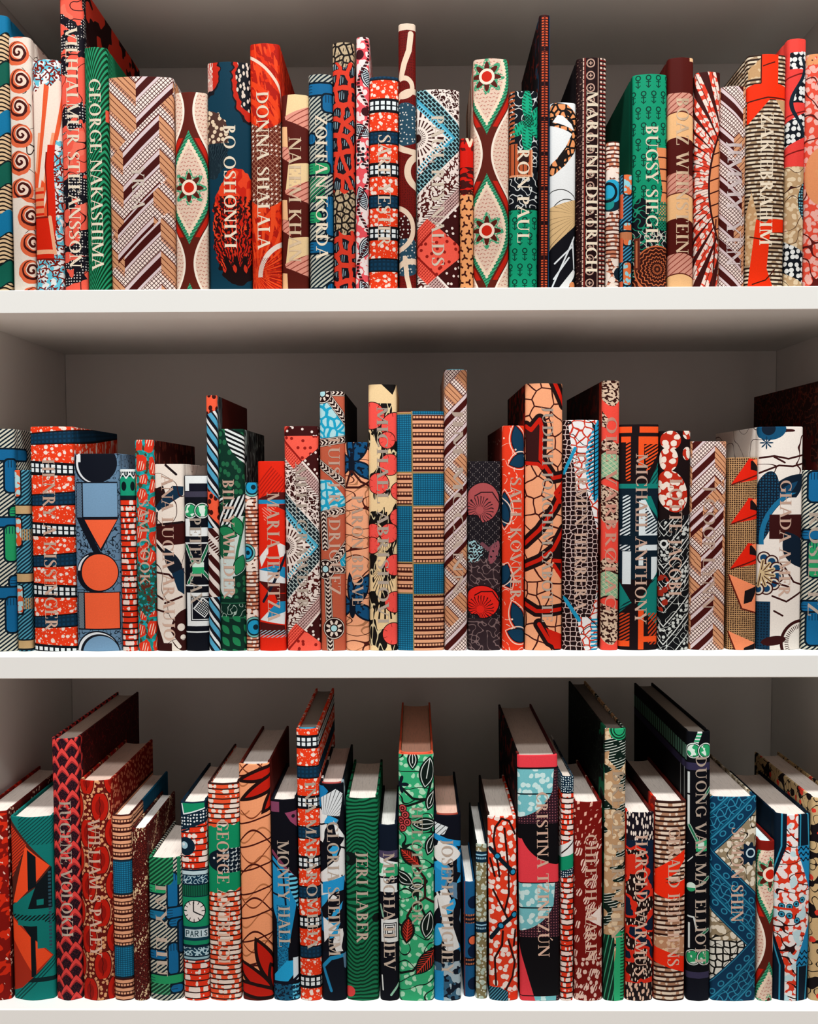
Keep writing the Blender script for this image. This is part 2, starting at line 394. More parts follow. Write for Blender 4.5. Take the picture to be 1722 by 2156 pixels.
@pat
def t8(u, v):
    a, b = wob(u, v, 9., .06, 2.)
    def feather(x, y, rx, ry, up):
        f = sq((a - x) * (a - x) * (1 / (rx * rx)) + (b - y) * (b - y) * (1 / (ry * ry)))
        th = ang(u, v, x, y + ry * 1.1 * up)
        return f, mx(lt(mod(th * 14 + noise(u, v, .1, 4.) * 2, 1.), .45), gt(noise(u, v * .5, .2, 9.), .6))
    c = C('#0a3446')
    f, k = feather(62, 340, 52, 118, 1.)
    c.on(lt(f, 1.03), C('#c4210f').on(gt(vcol(u, v * .6, 9., 3.), .62), '#e2401f').on(k * gt(v, 275), '#2a0d0e').on(mx(lt(dist(u, v, 62, 475), 70 + sn(ang(u, v, 62, 475) * 22) * 16), gt(v, 445)), C('#190a0b').on(gt(leaf(mod(u, 22.), mod(v, 34.), 11, 17, 80, 9, 4), 0) * lt(v, 436), '#c4301c')))
    f, k = feather(88, 30, 36, 96, 1.)
    c.on(lt(f, 1.02), C('#11131a').on(lt(vor(u, v * .55, 8., 2.), .3), '#d6c6b6').on(gt(f, .72), '#bb2311').on(gt(f, .93), '#141016'))
    f, k = feather(2, 20, 24, 46, 1.)
    c.on(lt(f, 1.), C('#b92312').on(gt(k, .5) * lt(u, 12), '#d9cabb')).on(bt(f, .95, 1.08), '#141016')
    f, k = feather(6, 168, 40, 70, 1.)
    c.on(lt(f, 1.) * lt(v, 172), C('#4c3129').on(lt(vor(u, v, 12., 5.), .34), '#dcc4a6')).on(lt(f, 1.) * gt(v, 166), C('#0a1a24').on(k, '#22343c'))
    return c
@pat
def t9(u, v):
    n = noise(u + v * .5, v - u, .05, 2., 2.)
    c = C('#ab1a0c').on(gt(n, .52), '#d8300f').on(gt(noise(u * 2.5 - v * .7, v * .25 + u, .05, 6.), .6), '#e8461d')
    for y in (40, 92, 128):
        c.on(lt(ab(dist(u, v, -70, y + 120) - 150), 5 if y != 40 else 3), '#e6c9b4' if y == 40 else '#e33f17')
    mid = bt(v - sn(u * .05) * 14, 160, 322)
    c.on(mid, C('#5f2117').on(mx(lt(mod(u + v, 10.), 1.8), lt(mod(u - v, 10.), 1.8)), '#a36a52').on(lt(vor(u, v, 10., 1., .2), .22) * gt(noise(u, v, .03, 4.), .47), '#e2cdbd'))
    th = ang(u, v, 8, 470); r = dist(u, v, 8, 470)
    c.on(gt(v, 322 + sn(u * .05) * 14) * lt(mod(th * 5 + r * .012, 1.), .4), '#e8491e')
    c.on(lt(ab(dist(u, v, 92, 480) - 74), 5) * bt(v, 360, 480), '#e8d6c8')
    return c.on(gt(v, 440) * lt(mod(th * 9 + r * .02, 1.), .3), '#8d150b')
@pat
def t10(u, v):
    c = C('#521710'); pk = C('#d98f7c').on(hat(u, v, 60, 10., .2), '#8f4234')
    cr, tn = '#e8c896', '#e9b583'
    for y in (0, 152, 304):
        c.on(poly(u, v, (8, y + 44), (14, y - 8), (66, y - 14), (66, y + 22)), cr).on(poly(u, v, (6, y + 44), (66, y + 20), (66, y + 72), (44, y + 66), (8, y + 52)), pk)
    for y in (64, 214, 366):
        c.on(poly(u, v, (-4, y), (11, y + 2), (13, y + 44), (-4, y + 40)), tn).on(poly(u, v, (-4, y + 40), (14, y + 45), (20, y + 78), (-4, y + 62)), pk)
    return c.on(lt(v, 12) * gt(u, 16), cr)
@pat
def t11(u, v):
    return rods(u, v, [(-6, 20, 56, 42, BLU), (30, 42, 60, 76, BLU), (-4, 122, 14, 142, BLU), (36, 98, 60, 200, BLU), (-6, 182, 44, 204, GRN), (-4, 282, 26, 304, GRN), (36, 250, 60, 330, BLU), (-6, 344, 56, 366, BLU), (38, 430, 56, 470, BLU), (-6, 442, 30, 460, BLU)], '#b4b6a8').on(bt(v, 210, 262) * lt(u, 34) * hat(u, v, 52, 6., .5), '#1d7a4c')
@pat
def t12(u, v):
    pb = pebbles(u, v, 15.)
    c = inkcells(u, v, 24., '#d63a26', '#14121a', '#7f9aa4', 2., .17)
    return c.on(mx(lt(v + sn(u * .2) * 6, 46), bt(v + sn(u * .2) * 5, 305, 390)), pb)
@pat
def t13(u, v):
    c = C('#e4525a').on(batik(u, v, 13., .46, 3.), '#ecdcd8')
    for x, y, d in ((24, 84, 60), (8, 190, 20), (14, 330, 70), (20, 430, 110), (22, 520, 60)):
        f = leaf(u, v, x, y, d, 26, 13); c.on(gt(f, 0), '#121722').on(bt(f, 2.5, 4.5), '#d9dde0').on(gt(f, 6) * hat(u, v, d, 4., .5), '#b8c4ca')
    c.on(mx(lt(ab(u - 16 - sn(v * .05) * 12), 3.5) * lt(mod(v, 7.), 5), circ(u, v, 6, 36, 10), circ(u, v, 20, 152, 9)), '#3c1016')
    return c.on(lt(vor(u, v, 11., 1., .1), .3) * bt(v, 222, 262), '#1b1c26')
@pat
def t14(u, v): return kiss(u, v, 84.)
@pat
def t15(u, v):
    c = C('#6b120d').on(lt(vor(u, v, 5., 1., .4), .2), '#3f0b0a').on(bt(v, 0, 130) * lt(mod(v, 6.), 1), '#5a0f0b')
    for x, y, r in ((12, 205, 44), (14, 478, 40)):
        c.on(circ(u, v, x, y, r), '#27485a').on(circ(u, v, x, y, r - 2) * lt(vor(u, v, 9., 2., .8), .17), '#d8d4cc')
    c.on(bt(v, 395, 440), '#3d0d0d').on(circ(u, v, 8, 415, 26) * lt(vor(u, v, 9., 2., .8), .2), '#d8d4cc')
    for x, y, r, w in ((10, 130, 19, 5), (34, 200, 62, 6), (52, 302, 34, 7), (-16, 420, 46, 5), (30, 545, 58, 6)):
        c.on(ring(u, v, x, y, r, w) * (gt(u, x - 8) if r < 25 else 1.0), '#e6cdb3')
    c.on(path(u, v, [(26, 22), (22, 55), (12, 80), (4, 110)], 6), '#e6cdb3').on(lt(v, 14), '#e2cbb4')
    return c.on(path(u, v, [(12, 480), (16, 520), (26, 560)], 5), '#e6cdb3')
@pat
def t16(u, v): return lace(u, v, 98.)
def ymarks(u, v):
    r = fl(v * (1 / 17.)); x = mod(u + mod(r, 2.) * 9, 18.) - 9; y = mod(v, 17.) - 8; k = rnd(fl((u + mod(r, 2.) * 9) * (1 / 18.)), r)
    a = k * 2.; p = x * cs(a) + y * sn(a); q = y * cs(a) - x * sn(a)
    m = mx(lt(ab(q), 1.9) * bt(p, 0, 7), lt(ab(q * .5 - p * .866), 1.9) * bt(p * .5 + q * .866, -8, 0) * lt(p, 0) * 0 + lt(ab(p * .866 + q * .5), 1.9) * bt(q * .866 - p * .5, 0, 7), lt(ab(p * .866 - q * .5), 1.9) * bt(q * -.866 - p * .5, 0, 7))
    return C('#e59a62').on(m, '#3c120d')
@pat
def t17(u, v):
    c = ymarks(u, v)
    c.on(lt(v, 112 + sn(u * .2) * 6), '#c91608').on(bt(v, 60, 116) * gt(noise(u * .35, v, .16, 3.), .47), '#3e0d0a')
    return c.on(lt(v, 26) * gt(noise(u, v, .09, 5.), .5), '#5a0f0a').on(path(u, v, [(14, 2), (20, 16), (26, 2)], 3), '#e9cfb0')
@pat
def t18(u, v): return ogee(u, v, 27., 37., 315.)
@pat
def t19(u, v):
    c = C('#0b0f16').on(curls(u, v, .075, .035, 4.), '#cfd3d0')
    for x, y, d, L in ((36, 62, 45, 48), (36, 62, 135, 40), (36, 62, 90, 62), (36, 62, -90, 60), (42, 62, -45, 46), (40, 62, 0, 36)):
        f = leaf(u, v, x + cos(radians(d)) * L * .55, y + sin(radians(d)) * L * .55, d, L * .6, 11)
        c.on(gt(f, 0), '#12a077').on(bt(f, .5, 7) * hat(u, v, d + 25, 6., .35), '#07402f')
    c.on(circ(u, v, 38, 62, 13) * mx(lt(mod(u + v, 6.), 2), lt(mod(u - v, 6.), 2)), '#063a2b')
    c.on(mx(box(u, v, -20, 108, 16, 172), box(u, v, -20, 122, 46, 172, 3)), C('#b4552f').on(mx(lt(mod(u, 9.), 2), box(u, v, 20, 132, 40, 146)), '#2b1410')).on(mx(box(u, v, -20, 172, 48, 176), box(u, v, 44, 120, 48, 174)), '#d8926a')
    c.on(lt(u, 10) * lt(v, 110) * hat(u, v, 80, 9., .5), '#a9552f')
    return c.on(gt(v, 243), ankh(u, v)).on(bt(v, 240, 244), '#07110f')
@pat
def t20(u, v):
    k = mx(bt(u, 5, 9.5), bt(u, 13, 18)) * lt(mod(v, 5.5), 3.2) * gt(lt(mod(v, 66.), 5), -1)
    c = C('#220c0e').on(k * gt(mod(v + 6, 71.), 9), '#d2532f').on(bt(u, 10, 12.4) * lt(mod(v, 4.), 2), '#6f1f18').on(gt(u, 21), '#16456a')
    return c.on(lt(u, -3), C('#0d0d13').on(gt(noise(u, v, .02, 2.), .5) * gt(u, -60), '#123850').on(bt(noise(u, v, .03, 4.), .55, .6), '#6d1d14'))
@pat
def t21(u, v):
    c = C('#e2e4e3')
    w1 = mx(path(u, v, [(-4, 30), (10, 12), (30, 16), (54, 36), (62, 52)], 12), path(u, v, [(60, 60), (42, 96), (22, 122), (2, 138)], 11), path(u, v, [(-6, 40), (14, 46), (40, 56), (54, 64)], 4))
    c.on(w1, C('#15100f').on(gt(vor(u, v * .9, 13., 2., .8, True), .15) * gt(noise(u, v, .05, 1.), .42), '#e3925c'))
    c.on(mx(ring(u, v, 20, 220, 42, .9), ring(u, v, 36, 232, 34, .9)), '#1a1512')
    c.on(box(u, v, -60, 196, 60, 300) * gt(v, 214 - u * .3), C('#d6b380').on(lt(mod(ang(u, v, 62, 230) * 6, 1.), .07), '#2a1a12'))
    c.on(gt(v, 300 - u * .9) * lt(v, 420), '#101016')
    for L, a in (((4, 380), (52, 275)), ((10, 330), (46, 296)), ((8, 362), (40, 318)), ((48, 282), (52, 340))):
        c.on(path(u, v, [L, a], 1.7), '#dfe4e6')
    return c.on(poly(u, v, (6, 396), (50, 342), (58, 346), (30, 396)), '#e3e3e1').on(circ(u, v, 48, 375, 7), '#d68452')
@pat
def t22(u, v):
    y = mod(v, 25.) - 12
    c = C('#200b0c').on(lt(mod(u * .5 + v, 7.), 2) * gt(noise(u, v, .2, 2.), .56) * lt(u, 12), '#8a6a5c')
    r = sq((u - 28) * (u - 28) + y * y)
    c.on(bt(r, 6.5, 9), '#b99584').on(lt(r, 4) * mx(lt(ab(u - 28), 1), lt(ab(y), 1)), '#b99584')
    c.on(bt(u, 12, 14.5) * lt(mod(v, 9.), 7), '#cfae9c').on(bt(u, 15.5, 17.5), '#7c1d15').on(bt(u, 43, 45), '#a58272')
    c.on(bt(u, 48, 63) * lt(mod(v, 9.5), 4), '#d8bcab').on(bt(u, 53, 56), '#200b0c').on(bt(u, 48, 63) * bt(mod(v, 9.5), 5, 6.4), '#8f1f17')
    return c.on(lt(u, -4), '#171012')
def msp(u, v): return brickrow(u, v, 8.2, '#c47a5c', '#e6d2c2', '#4a1a14', .36, 8., .53, 3.)
@pat
def t23(u, v):
    c = msp(u, v).on(bt(v, 54, 160) * batik(u, v, 14., .5, 3.), '#ead9cc')
    c.on(circ(u, v, 8, 112, 32), '#0f2632').on(circ(u, v, 10, 102, 24), '#27a0c4').on(circ(u, v, 4, 128, 12), '#1d8a86').on(ring(u, v, 2, 104, 18, 3), '#0c1b24')
    return c.on(bt(v, 240, 300) * batik(u, v, 15., .5, 5.), '#ead9cc').on(circ(u, v, 30, 272, 14), '#12202a')
@pat
def t24(u, v):
    c = C('#0d2233').on(hat(u, v, 52, 6., .45), '#3c8fb0')
    for a in (-8, 96, 178):
        c.on(box(u, v, 3, a, 26, a + 52, 7), '#0a1722').on(box(u, v, 6, a + 3, 23, a + 49, 6), C('#d56a3b').on(batik(u, v, 12., .42, 2.), '#8cc3cc'))
    return c.on(bt(v, 118, 134), '#b8714a').on(lt(u, 5) * gt(mod(v, 90.), 40), '#cc5a36').on(bt(v, 114, 118), '#0a1722')
@pat
def t25(u, v):
    c = ankh(u, v, '#0f8f68', '#05372a')
    c.on(lt(u, -2), '#07543d')
    z = gt(v, 268 - sn(u * .09) * 16)
    c.on(z, C('#10121a').on(curls(u, v, .07, .04, 2.), '#1c8a68').on(gt(v, 320) * curls(u, v, .08, .035, 5.), '#c7c3b8'))
    c.on(gt(u, 62 - ab(v - 235) * .16) * bt(v, 150, 300), C('#e08a58').on(lt(mod(v, 24.), 3), '#3a140f'))
    c.on(circ(u, v, 64, 290, 30) * mx(lt(mod(u + v, 7.), 3), lt(mod(u - v, 7.), 3)), '#12805f')
    r = dist(u, v, 50, 400)
    c.on(mx(lt(r, 48), gt(v, 420)), C('#35120d').on(lt(mod(r + sn(ang(u, v, 50, 400) * 20) * 1.5, 8.), 2.2), '#c4653c')).on(bt(r, 46, 49), '#c4653c')
    return c.on(box(u, v, 2, 335, 14, 400), '#5a2418').on(box(u, v, 5, 340, 9, 396), '#b76440')
@pat
def t26(u, v): return boaz(u, v, 0., 166., '#cf8f7c', '#e9b57f', .18, (72, 42, 52)).on(lt(v, 72), '#4d120c').on(gt(u, 44) * lt(v, 8), '#e9b98a')
@pat
def t27(u, v):
    c = C('#d9402a').on(batik(u, v, 12., .45, 2., 5.), '#ecd3c6')
    th = ang(u, v, 95., 225.); r = dist(u, v, 95., 225.)
    c.on(lt(ab(mod(th * 7.2 + .3, 1.) - .5), (r - 44) * .0013) * lt(u, 54), '#3d110f')
    c.on(lt(ab(mod(th * 7.2 + .8, 1.) - .5), .025), '#5a1812')
    g = leaf(u, v, 52, 235, 90, 112, 24)
    c.on(gt(g, 0), C('#e48f5e').on(lt(mod(v + u * .4, 26.), 3), '#3d110f')).on(lt(ab(g), 2.2), '#34100e')
    return c.on(lt(ab(u - 60 + v * .05), 1.6) * gt(v, 300), '#4a1410')
@pat
def t28(u, v): return herr(u * -1 + 60, v, 56., 14., 40., .86, [(120, 190, 20.), (300, 370, 18.)])
def dashrow(u, v, dark='#2d1c14'): return brickrow(u, v, 8.2, '#a58a6c', '#dccbb0', dark, .48, 10., .5, 2.)
@pat
def t29(u, v):
    c = dashrow(u, v)
    tn = C('#bd9468').on(batik(u, v, 12., .3, 3.), '#d3b48c')
    c.on(mx(poly(u, v, (46, 75), (90, 70), (90, 130), (82, 130)), poly(u, v, (0, 30), (30, 5), (30, 45), (0, 50)), poly(u, v, (-2, 330), (10, 280), (22, 330), (16, 430), (-2, 430))), tn)
    R = '#e8300c'
    c.on(mx(box(u, v, 26, -6, 62, 60), box(u, v, -70, 60, 90, 92) * gt(v, 64 - sn(u * .04) * 8), poly(u, v, (-2, 88), (48, 88), (2, 140), (-2, 140))), R)
    c.on(mx(poly(u, v, (46, 336), (84, 290), (84, 362), (20, 366), (22, 336)), poly(u, v, (20, 336), (50, 350), (42, 440), (8, 440)), poly(u, v, (8, 438), (42, 438), (64, 500), (2, 500))), R)
    c.on(mx(path(u, v, [(26, -4), (26, 58)], 1.2), path(u, v, [(-2, 96), (40, 88), (84, 90)], 1.4), path(u, v, [(30, 24), (54, 16)], 1.2), path(u, v, [(8, 372), (40, 380), (82, 376)], 1.3), path(u, v, [(14, 470), (40, 462), (60, 440)], 1.3)), '#43150c')
    return c
@pat
def t30(u, v):
    c = C('#b99870').on(batik(u, v, 13., .36, 2.), '#dcc5a2').on(lt(ab(noise(u, v, .03, 3., 0.) - .5), .012), '#36130f')
    w = sn(v * .045 + 2) * 14
    dots = C('#0f141c').on(lt(vor(u, v, 12., 3., .45), .4), '#dfe0dc')
    c.on(lt(v, 260), C('#e23e38').on(bt(mod(v + u * .3, 78.), 0, 3), '#7a1512'))
    c.on(mx(gt(u, 26 - w) * bt(v, 26, 130), bt(v + u * .5, 168, 218), lt(v, 110) * gt(u, 4) * gt(v, 28) * lt(v, 62)), dots)
    c.on(lt(ab(u - 22 + w), 4) * bt(v, 40, 200), '#10202c')
    f = dist(u, v, 84, 330); c.on(lt(f, 60) * gt(dist(u, v, 104, 320), 66), C('#0f2029').on(lt(vor(u, v, 6., 2., .3), .3), '#7fc0cf'))
    return c.on(bt(v - u * .5, 415, 480), dots).on(lt(v, 26), '#e2433a')
@pat
def t31(u, v):
    c = C('#da4a36').on(batik(u, v, 13., .42, 6.), '#e3a69a').on(lt(ab(noise(u, v, .025, 4., 0.) - .5), .02), '#571411')
    return c.on(ell(u, v, 34, 250, 36, 60), '#d98b5c').on(mx(lt(v, 22), leaf(u, v, 26, 245, 60, 12, 9)) * gt(noise(u, v, .1, 2.), .42), '#d9915f')
# middle shelf
@pat
def m1(u, v):
    return rods(u, v, [(30, 44, 140, 66, BLU), (60, 66, 84, 134, BLU), (68, 166, 140, 190, GRN), (30, 190, 110, 208, BLU), (58, 208, 82, 282, GRN), (66, 316, 140, 340, BLU), (20, 340, 110, 362, BLU), (58, 362, 82, 436, BLU)])
@pat
def m2(u, v):
    c = C('#0b2536').on(hat(u, v, 52, 6.4, .46), '#4a93a8')
    for y in (-6, 100, 245, 390):
        c.on(box(u, v, -4, y, 18, y + 66, 8), '#08161f').on(box(u, v, -6, y + 2, 15, y + 62, 7), C('#d5532c').on(batik(u, v, 13., .45, 2.), '#a8cdd0'))
    for y in (76, 222, 366): c.on(box(u, v, -30, y - 3, 60, y + 21), '#08161f').on(box(u, v, -30, y, 60, y + 17), '#bb9a6c')
    for y in (126, 274): c.on(bt(v, y, y + 24) * gt(u, 16) * lt(mod(u, 5.), 3.2), '#a8875c')
    return c
@pat
def m3(u, v): return kiss(u, v + (u - 45) * sn(v * .048 + 1) * .07, 54., 0.0)
@pat
def m4(u, v):
    K = '#0e121c'
    c = C('#5f7d97').on(curls(u, v, .1, .03, 3.), '#182430')
    c.on(bt(v, 132, 212), C('#5f7d97').on(curls(u, v, .13, .05, 4.), '#141c26'))
    c.on(circ(u, v, 45, 20, 45), K).on(circ(u, v, 48, 20, 43), '#d9dde0').on(circ(u, v, 52, 20, 42), K).on(box(u, v, 6, 2, 16, 18), '#dfe2e2').on(circ(u, v, 54, 20, 38), '#0d111c')
    c.on(box(u, v, 3, 60, 94, 138), K).on(box(u, v, 5, 63, 17, 136), C('#6a86a0').on(lt(mod(u + v * .5, 3.), 1.2), '#22303c')).on(box(u, v, 20, 63, 93, 135), '#7296b4')
    c.on(poly(u, v, (4, 138), (20, 138), (58, 212), (42, 212)), K).on(poly(u, v, (18, 138), (95, 138), (58, 210)), K).on(poly(u, v, (23, 141), (92, 141), (57, 203)), '#f0623a')
    c.on(circ(u, v, 46, 254, 44), K).on(circ(u, v, 44, 254, 40) * lt(v, 250) * lt(u, 30), '#d9dde0').on(circ(u, v, 52, 254, 42), K).on(circ(u, v, 53, 254, 39), '#ee6038')
    c.on(box(u, v, 3, 296, 96, 378), K).on(box(u, v, 5, 298, 17, 375), C('#7a8992').on(lt(mod(u - v * .5, 3.), 1.2), '#39444c')).on(box(u, v, 20, 298, 94, 375), '#ee6038')
    return c.on(circ(u, v, 46, 428, 48), K).on(circ(u, v, 46, 428, 45), '#d9dde0').on(circ(u, v, 50, 430, 43), K).on(circ(u, v, 53, 431, 40), '#7296b4')
@pat
def m5(u, v):
    c = brickrow(u, v, 12.6, '#dc3418', '#e8d3c8', '#1e0e10', .26, 8., .55, 2.)
    c.on(lt(v, 64), '#0a1d22').on(bt(v, 16, 56), '#14906c').on(mx(ell(u, v, 10, 36, 6, 10), ell(u, v, 29, 36, 5, 10)), '#07181b')
    return c.on(lt(v, 5), '#dfe3df').on(lt(ab(v - 14 - cs(u * .4) * 4), 2.2), '#dfe3df').on(bt(v, 5, 12) * lt(mod(u, 5.), 1.6), '#dfe3df')
@pat
def m6(u, v):
    a, b = wob(u, v, 3., .08, 2.); e = vor(a, b * .62, 25., 4., .7, True); d = vor(a, b * .62, 25., 4., .7)
    c = C('#19877f').on(lt(vor(u, v, 11., 2.), .34), '#1fa3ad').on(gt(noise(u, v, .1, 3.), .58), '#4d3a24')
    c.on(gt(e, .12), '#d8331d').on(lt(d, .3) * hat(u, v, 14, 5.4, .36) * gt(e, .17), '#e8c8b0')
    z = bt(v + sn(u * .2) * 6, 268, 372)
    c.on(z, C('#1a5a4c').on(lt(vor(u, v, 9., 6.), .3), '#1fa3ad').on(gt(noise(u, v, .16, 4.), .56), '#5b2a1c'))
    return c.on(gt(u, 48), C('#3a0f0d').on(lt(d, .3) * hat(u, v, 14, 5.4, .36), '#9a4a38'))
@pat
def m7(u, v):
    W_, M_, N_ = '#e3d6c9', '#3a100e', '#0f2a40'
    c = C(W_)
    c.on(mx(poly(u, v, (-4, 30), (12, 20), (20, 46), (70, 30), (70, 90), (-4, 92)), path(u, v, [(26, 2), (48, 22)], 2.5)), '#1c0e10').on(poly(u, v, (0, 92), (40, 46), (64, 48), (62, 66), (8, 100)), N_)
    c.on(poly(u, v, (0, 128), (70, 122), (70, 170), (0, 176)), M_).on(mx(path(u, v, [(4, 104), (2, 130), (60, 124)], 2.5), path(u, v, [(6, 176), (20, 190), (34, 196)], 3)), '#1c0e10').on(path(u, v, [(2, 164), (26, 186), (46, 196)], 3), W_)
    c.on(gt(leaf(u, v, 40, 214, 62, 40, 15), 0), '#121a26').on(poly(u, v, (36, 234), (62, 222), (62, 280), (48, 270)), N_)
    for p in ([(0, 232), (30, 236), (40, 246)], [(20, 298), (56, 284)], [(-2, 312), (26, 318)], [(2, 282), (16, 290)]): c.on(path(u, v, p, 2.2), '#35110f')
    c.on(mx(ell(u, v, 66, 356, 34, 46, 10), poly(u, v, (-2, 330), (20, 396), (-2, 400)), gt(v, 384) * lt(u, 34)), '#33100e').on(mx(circ(u, v, 54, 350, 8), circ(u, v, 58, 372, 6), path(u, v, [(22, 350), (34, 370), (50, 392)], 4)), W_)
    return c.on(lt(ab(noise(u, v, .02, 7., 0.) - .5), .008), '#35110f')
def glass(c, u, v, x, y, r):
    return c.on(circ(u, v, x, y, r + 5), '#07140f').on(ring(u, v, x, y, r + 2.5, 1.), '#cfd8d2').on(circ(u, v, x, y, r), C('#279a62').on(gt(noise(u, v, .07, 3.), .56), '#d3e5d8'))
@pat
def m8(u, v):
    w, k = '#dfe2e0', '#0b0d16'
    c = C(k).on(box(u, v, 2, 1, 70, 33), w).on(box(u, v, 12, 17, 70, 33), '#10101d').on(bt(v, 34, 46), '#3c3949')
    glass(glass(c, u, v, 14, 75, 13), u, v, 40, 75, 13)
    c.on(box(u, v, 1, 92, 70, 130), w).on(box(u, v, 13, 92, 70, 111), k).on(mx(bt(v, 143, 146), bt(v, 234, 237), bt(v, 334, 337)), w)
    for a, b in (((4, 150), (18, 184)), ((52, 150), (36, 184)), ((8, 230), (22, 204)), ((54, 222), (40, 206))): c.on(path(u, v, [a, b], 4), '#cfd8d2').on(path(u, v, [a, b], 2.6), '#1c6a46')
    c.on(box(u, v, 17, 186, 42, 210), C('#cfe2d4').on(bt(v, 196, 210), '#2ba068'))
    c.on(box(u, v, 3, 251, 60, 323), w).on(box(u, v, 12, 259, 60, 312), k).on(box(u, v, 14.5, 261.5, 60, 309.5), w).on(box(u, v, 16, 263, 60, 308), k)
    p, q = rot(u, v, 40, 283, 40)
    return c.on(lt(mx(ab(p), ab(q)), 16), w).on(lt(mx(ab(p), ab(q)), 14) * mx(lt(mod(p, 4.), 1.8), lt(mod(q, 4.), 1.8)), k)
@pat
def m9(u, v):
    f = mod(v - u * 1.35, 41.)
    c = C('#dcdedd').on(bt(f, 0, 6), '#14121a').on(bt(f, 15, 21), '#14121a').on(bt(f, 21, 36), '#4f9dbd').on(gt(f, 36), '#14121a')
    s = C('#ee5a3a').on(lt(vor(u, v * .8, 13., 4.), .34), '#3a100d')
    g = mod(v - u * 1.1, 30.)
    c.on(bt(v, 282, 430), C('#e0d5cd').on(lt(g, 17), '#3a100f').on(hat(u, v, 60, 6., .4) * bt(v, 300, 340), '#e0d5cd'))
    c.on(mx(lt(v, 42 - u * .5), bt(v - u, 196, 250)), s)
    return c.on(gt(u, 30) * lt(v, 140), C('#1c242b').on(lt(mod(u + sn(v * .1) * 3, 11.), 2), '#a9b3b6').on(gt(u, 75), '#5a1a14'))
@pat
def m10(u, v):
    c = C('#0b2f23').on(lt(vor(u, v * .8, 15., 3., .9), .3), '#20613f')
    zb = lt(mod(ang(u, v, -30, 110) * 22, 1.), .55)
    for x, y, d, L, Wd in ((52, 40, 50, 58, 22), (34, 172, -40, 56, 20), (-6, 150, 0, 20, 10)):
        f = leaf(u, v, x, y, d, L, Wd); c.on(gt(f, 0), C('#0b0d11').on(lt(mod(f * .0 + u * cos(radians(d + 65)) + v * sin(radians(d + 65)), 9.), 4.6), '#d9dedb'))
    c.on(ell(u, v, 40, 250, 36, 66, 14), '#c6d2cc').on(ell(u, v, 12, 320, 18, 44, -12), '#c9d4cf').on(path(u, v, [(56, 190), (40, 260), (34, 300)], 3), '#1e6b45').on(ell(u, v, 10, 240, 14, 36), '#135437')
    for x, y, d in ((18, 220, 20), (40, 206, 70), (44, 290, 110), (20, 372, 40)):
        f = leaf(u, v, x, y, d, 22, 11); c.on(gt(f, -2), '#0a241b').on(gt(f, 0), '#1f7a4c')
    c.on(gt(v, 362), C('#0a2b21').on(mx(lt(ab(v - 372), 1), lt(ab(v - 404), 1)), '#2a6a4c').on(gt(v, 400) * gt(leaf(mod(u, 24.), mod(v, 26.), 12, 13, 50, 13, 7), 0), '#1f7a4c').on(bt(v, 374, 402) * curls(u, v, .09, .03), '#9fb4a8'))
    return c.on(gt(u, 62), C('#101317').on(lt(ab(noise(u * 3, v * .6, .03, 4.) - .5), .03), '#7d8a86'))
@pat
def m11(u, v):
    c = msp(u, v).on(mx(bt(v, 30, 56), bt(v, 138, 190), bt(v, 270, 300)) * batik(u, v, 12., .5, 2.), '#ead9cc')
    for x, y, r in ((16, 10, 15), (2, 150, 14), (18, 310, 17)):
        c.on(circ(u, v, x, y, r + 6), '#0d2630').on(ring(u, v, x, y, r + 3, 1.6), '#6fb0a8').on(circ(u, v, x, y, r - 2), '#1f93bd').on(circ(u, v, x + 3, y, r * .35), '#0d2630')
    return c
@pat
def m12(u, v):
    B_, M_ = '#1d86b4', '#4a1311'
    c = C('#db2510').on(hat(u, v, 40, 6., .4) * poly(u, v, (2, 40), (30, 10), (60, 40), (60, 80), (8, 86)), '#a81a0e')
    c.on(poly(u, v, (0, 80), (34, 66), (70, 66), (70, 86), (0, 92)), M_).on(box(u, v, -90, 82, 90, 91), B_).on(poly(u, v, (30, 92), (70, 92), (70, 110)), M_).on(hat(u, v, -52, 5., .35) * poly(u, v, (8, 98), (40, 98), (14, 130)), '#ef8d78')
    for q, col in (((0, 206), (22, 180), (22, 196), (6, 226)), '#e3dfda'), (((40, 172), (62, 182), (62, 200), (46, 206)), '#e3dfda'), (((-2, 214), (36, 222), (60, 216), (60, 250), (-2, 250)), B_), (((-2, 232), (30, 236), (60, 252), (60, 262), (-2, 256)), '#dfe0de'), (((-2, 256), (60, 262), (60, 282), (26, 282)), M_), (((2, 340), (36, 306), (60, 322), (56, 350)), '#dfe0de'), (((2, 340), (24, 318), (30, 300), (60, 296), (60, 322)), B_), (((0, 344), (56, 352), (60, 372), (0, 372)), M_), (((34, 282), (60, 284), (60, 300), (40, 300)), M_):
        c.on(poly(u, v, *q), col)
    return c.on(bt(v, 362, 378) * hat(u, v, 60, 5., .4), '#9eb2bc').on(path(u, v, [(60, 200), (32, 262), (10, 300)], 3), '#151b2a')
@pat
def m13(u, v): return lace(u, v, 256., 1.15)
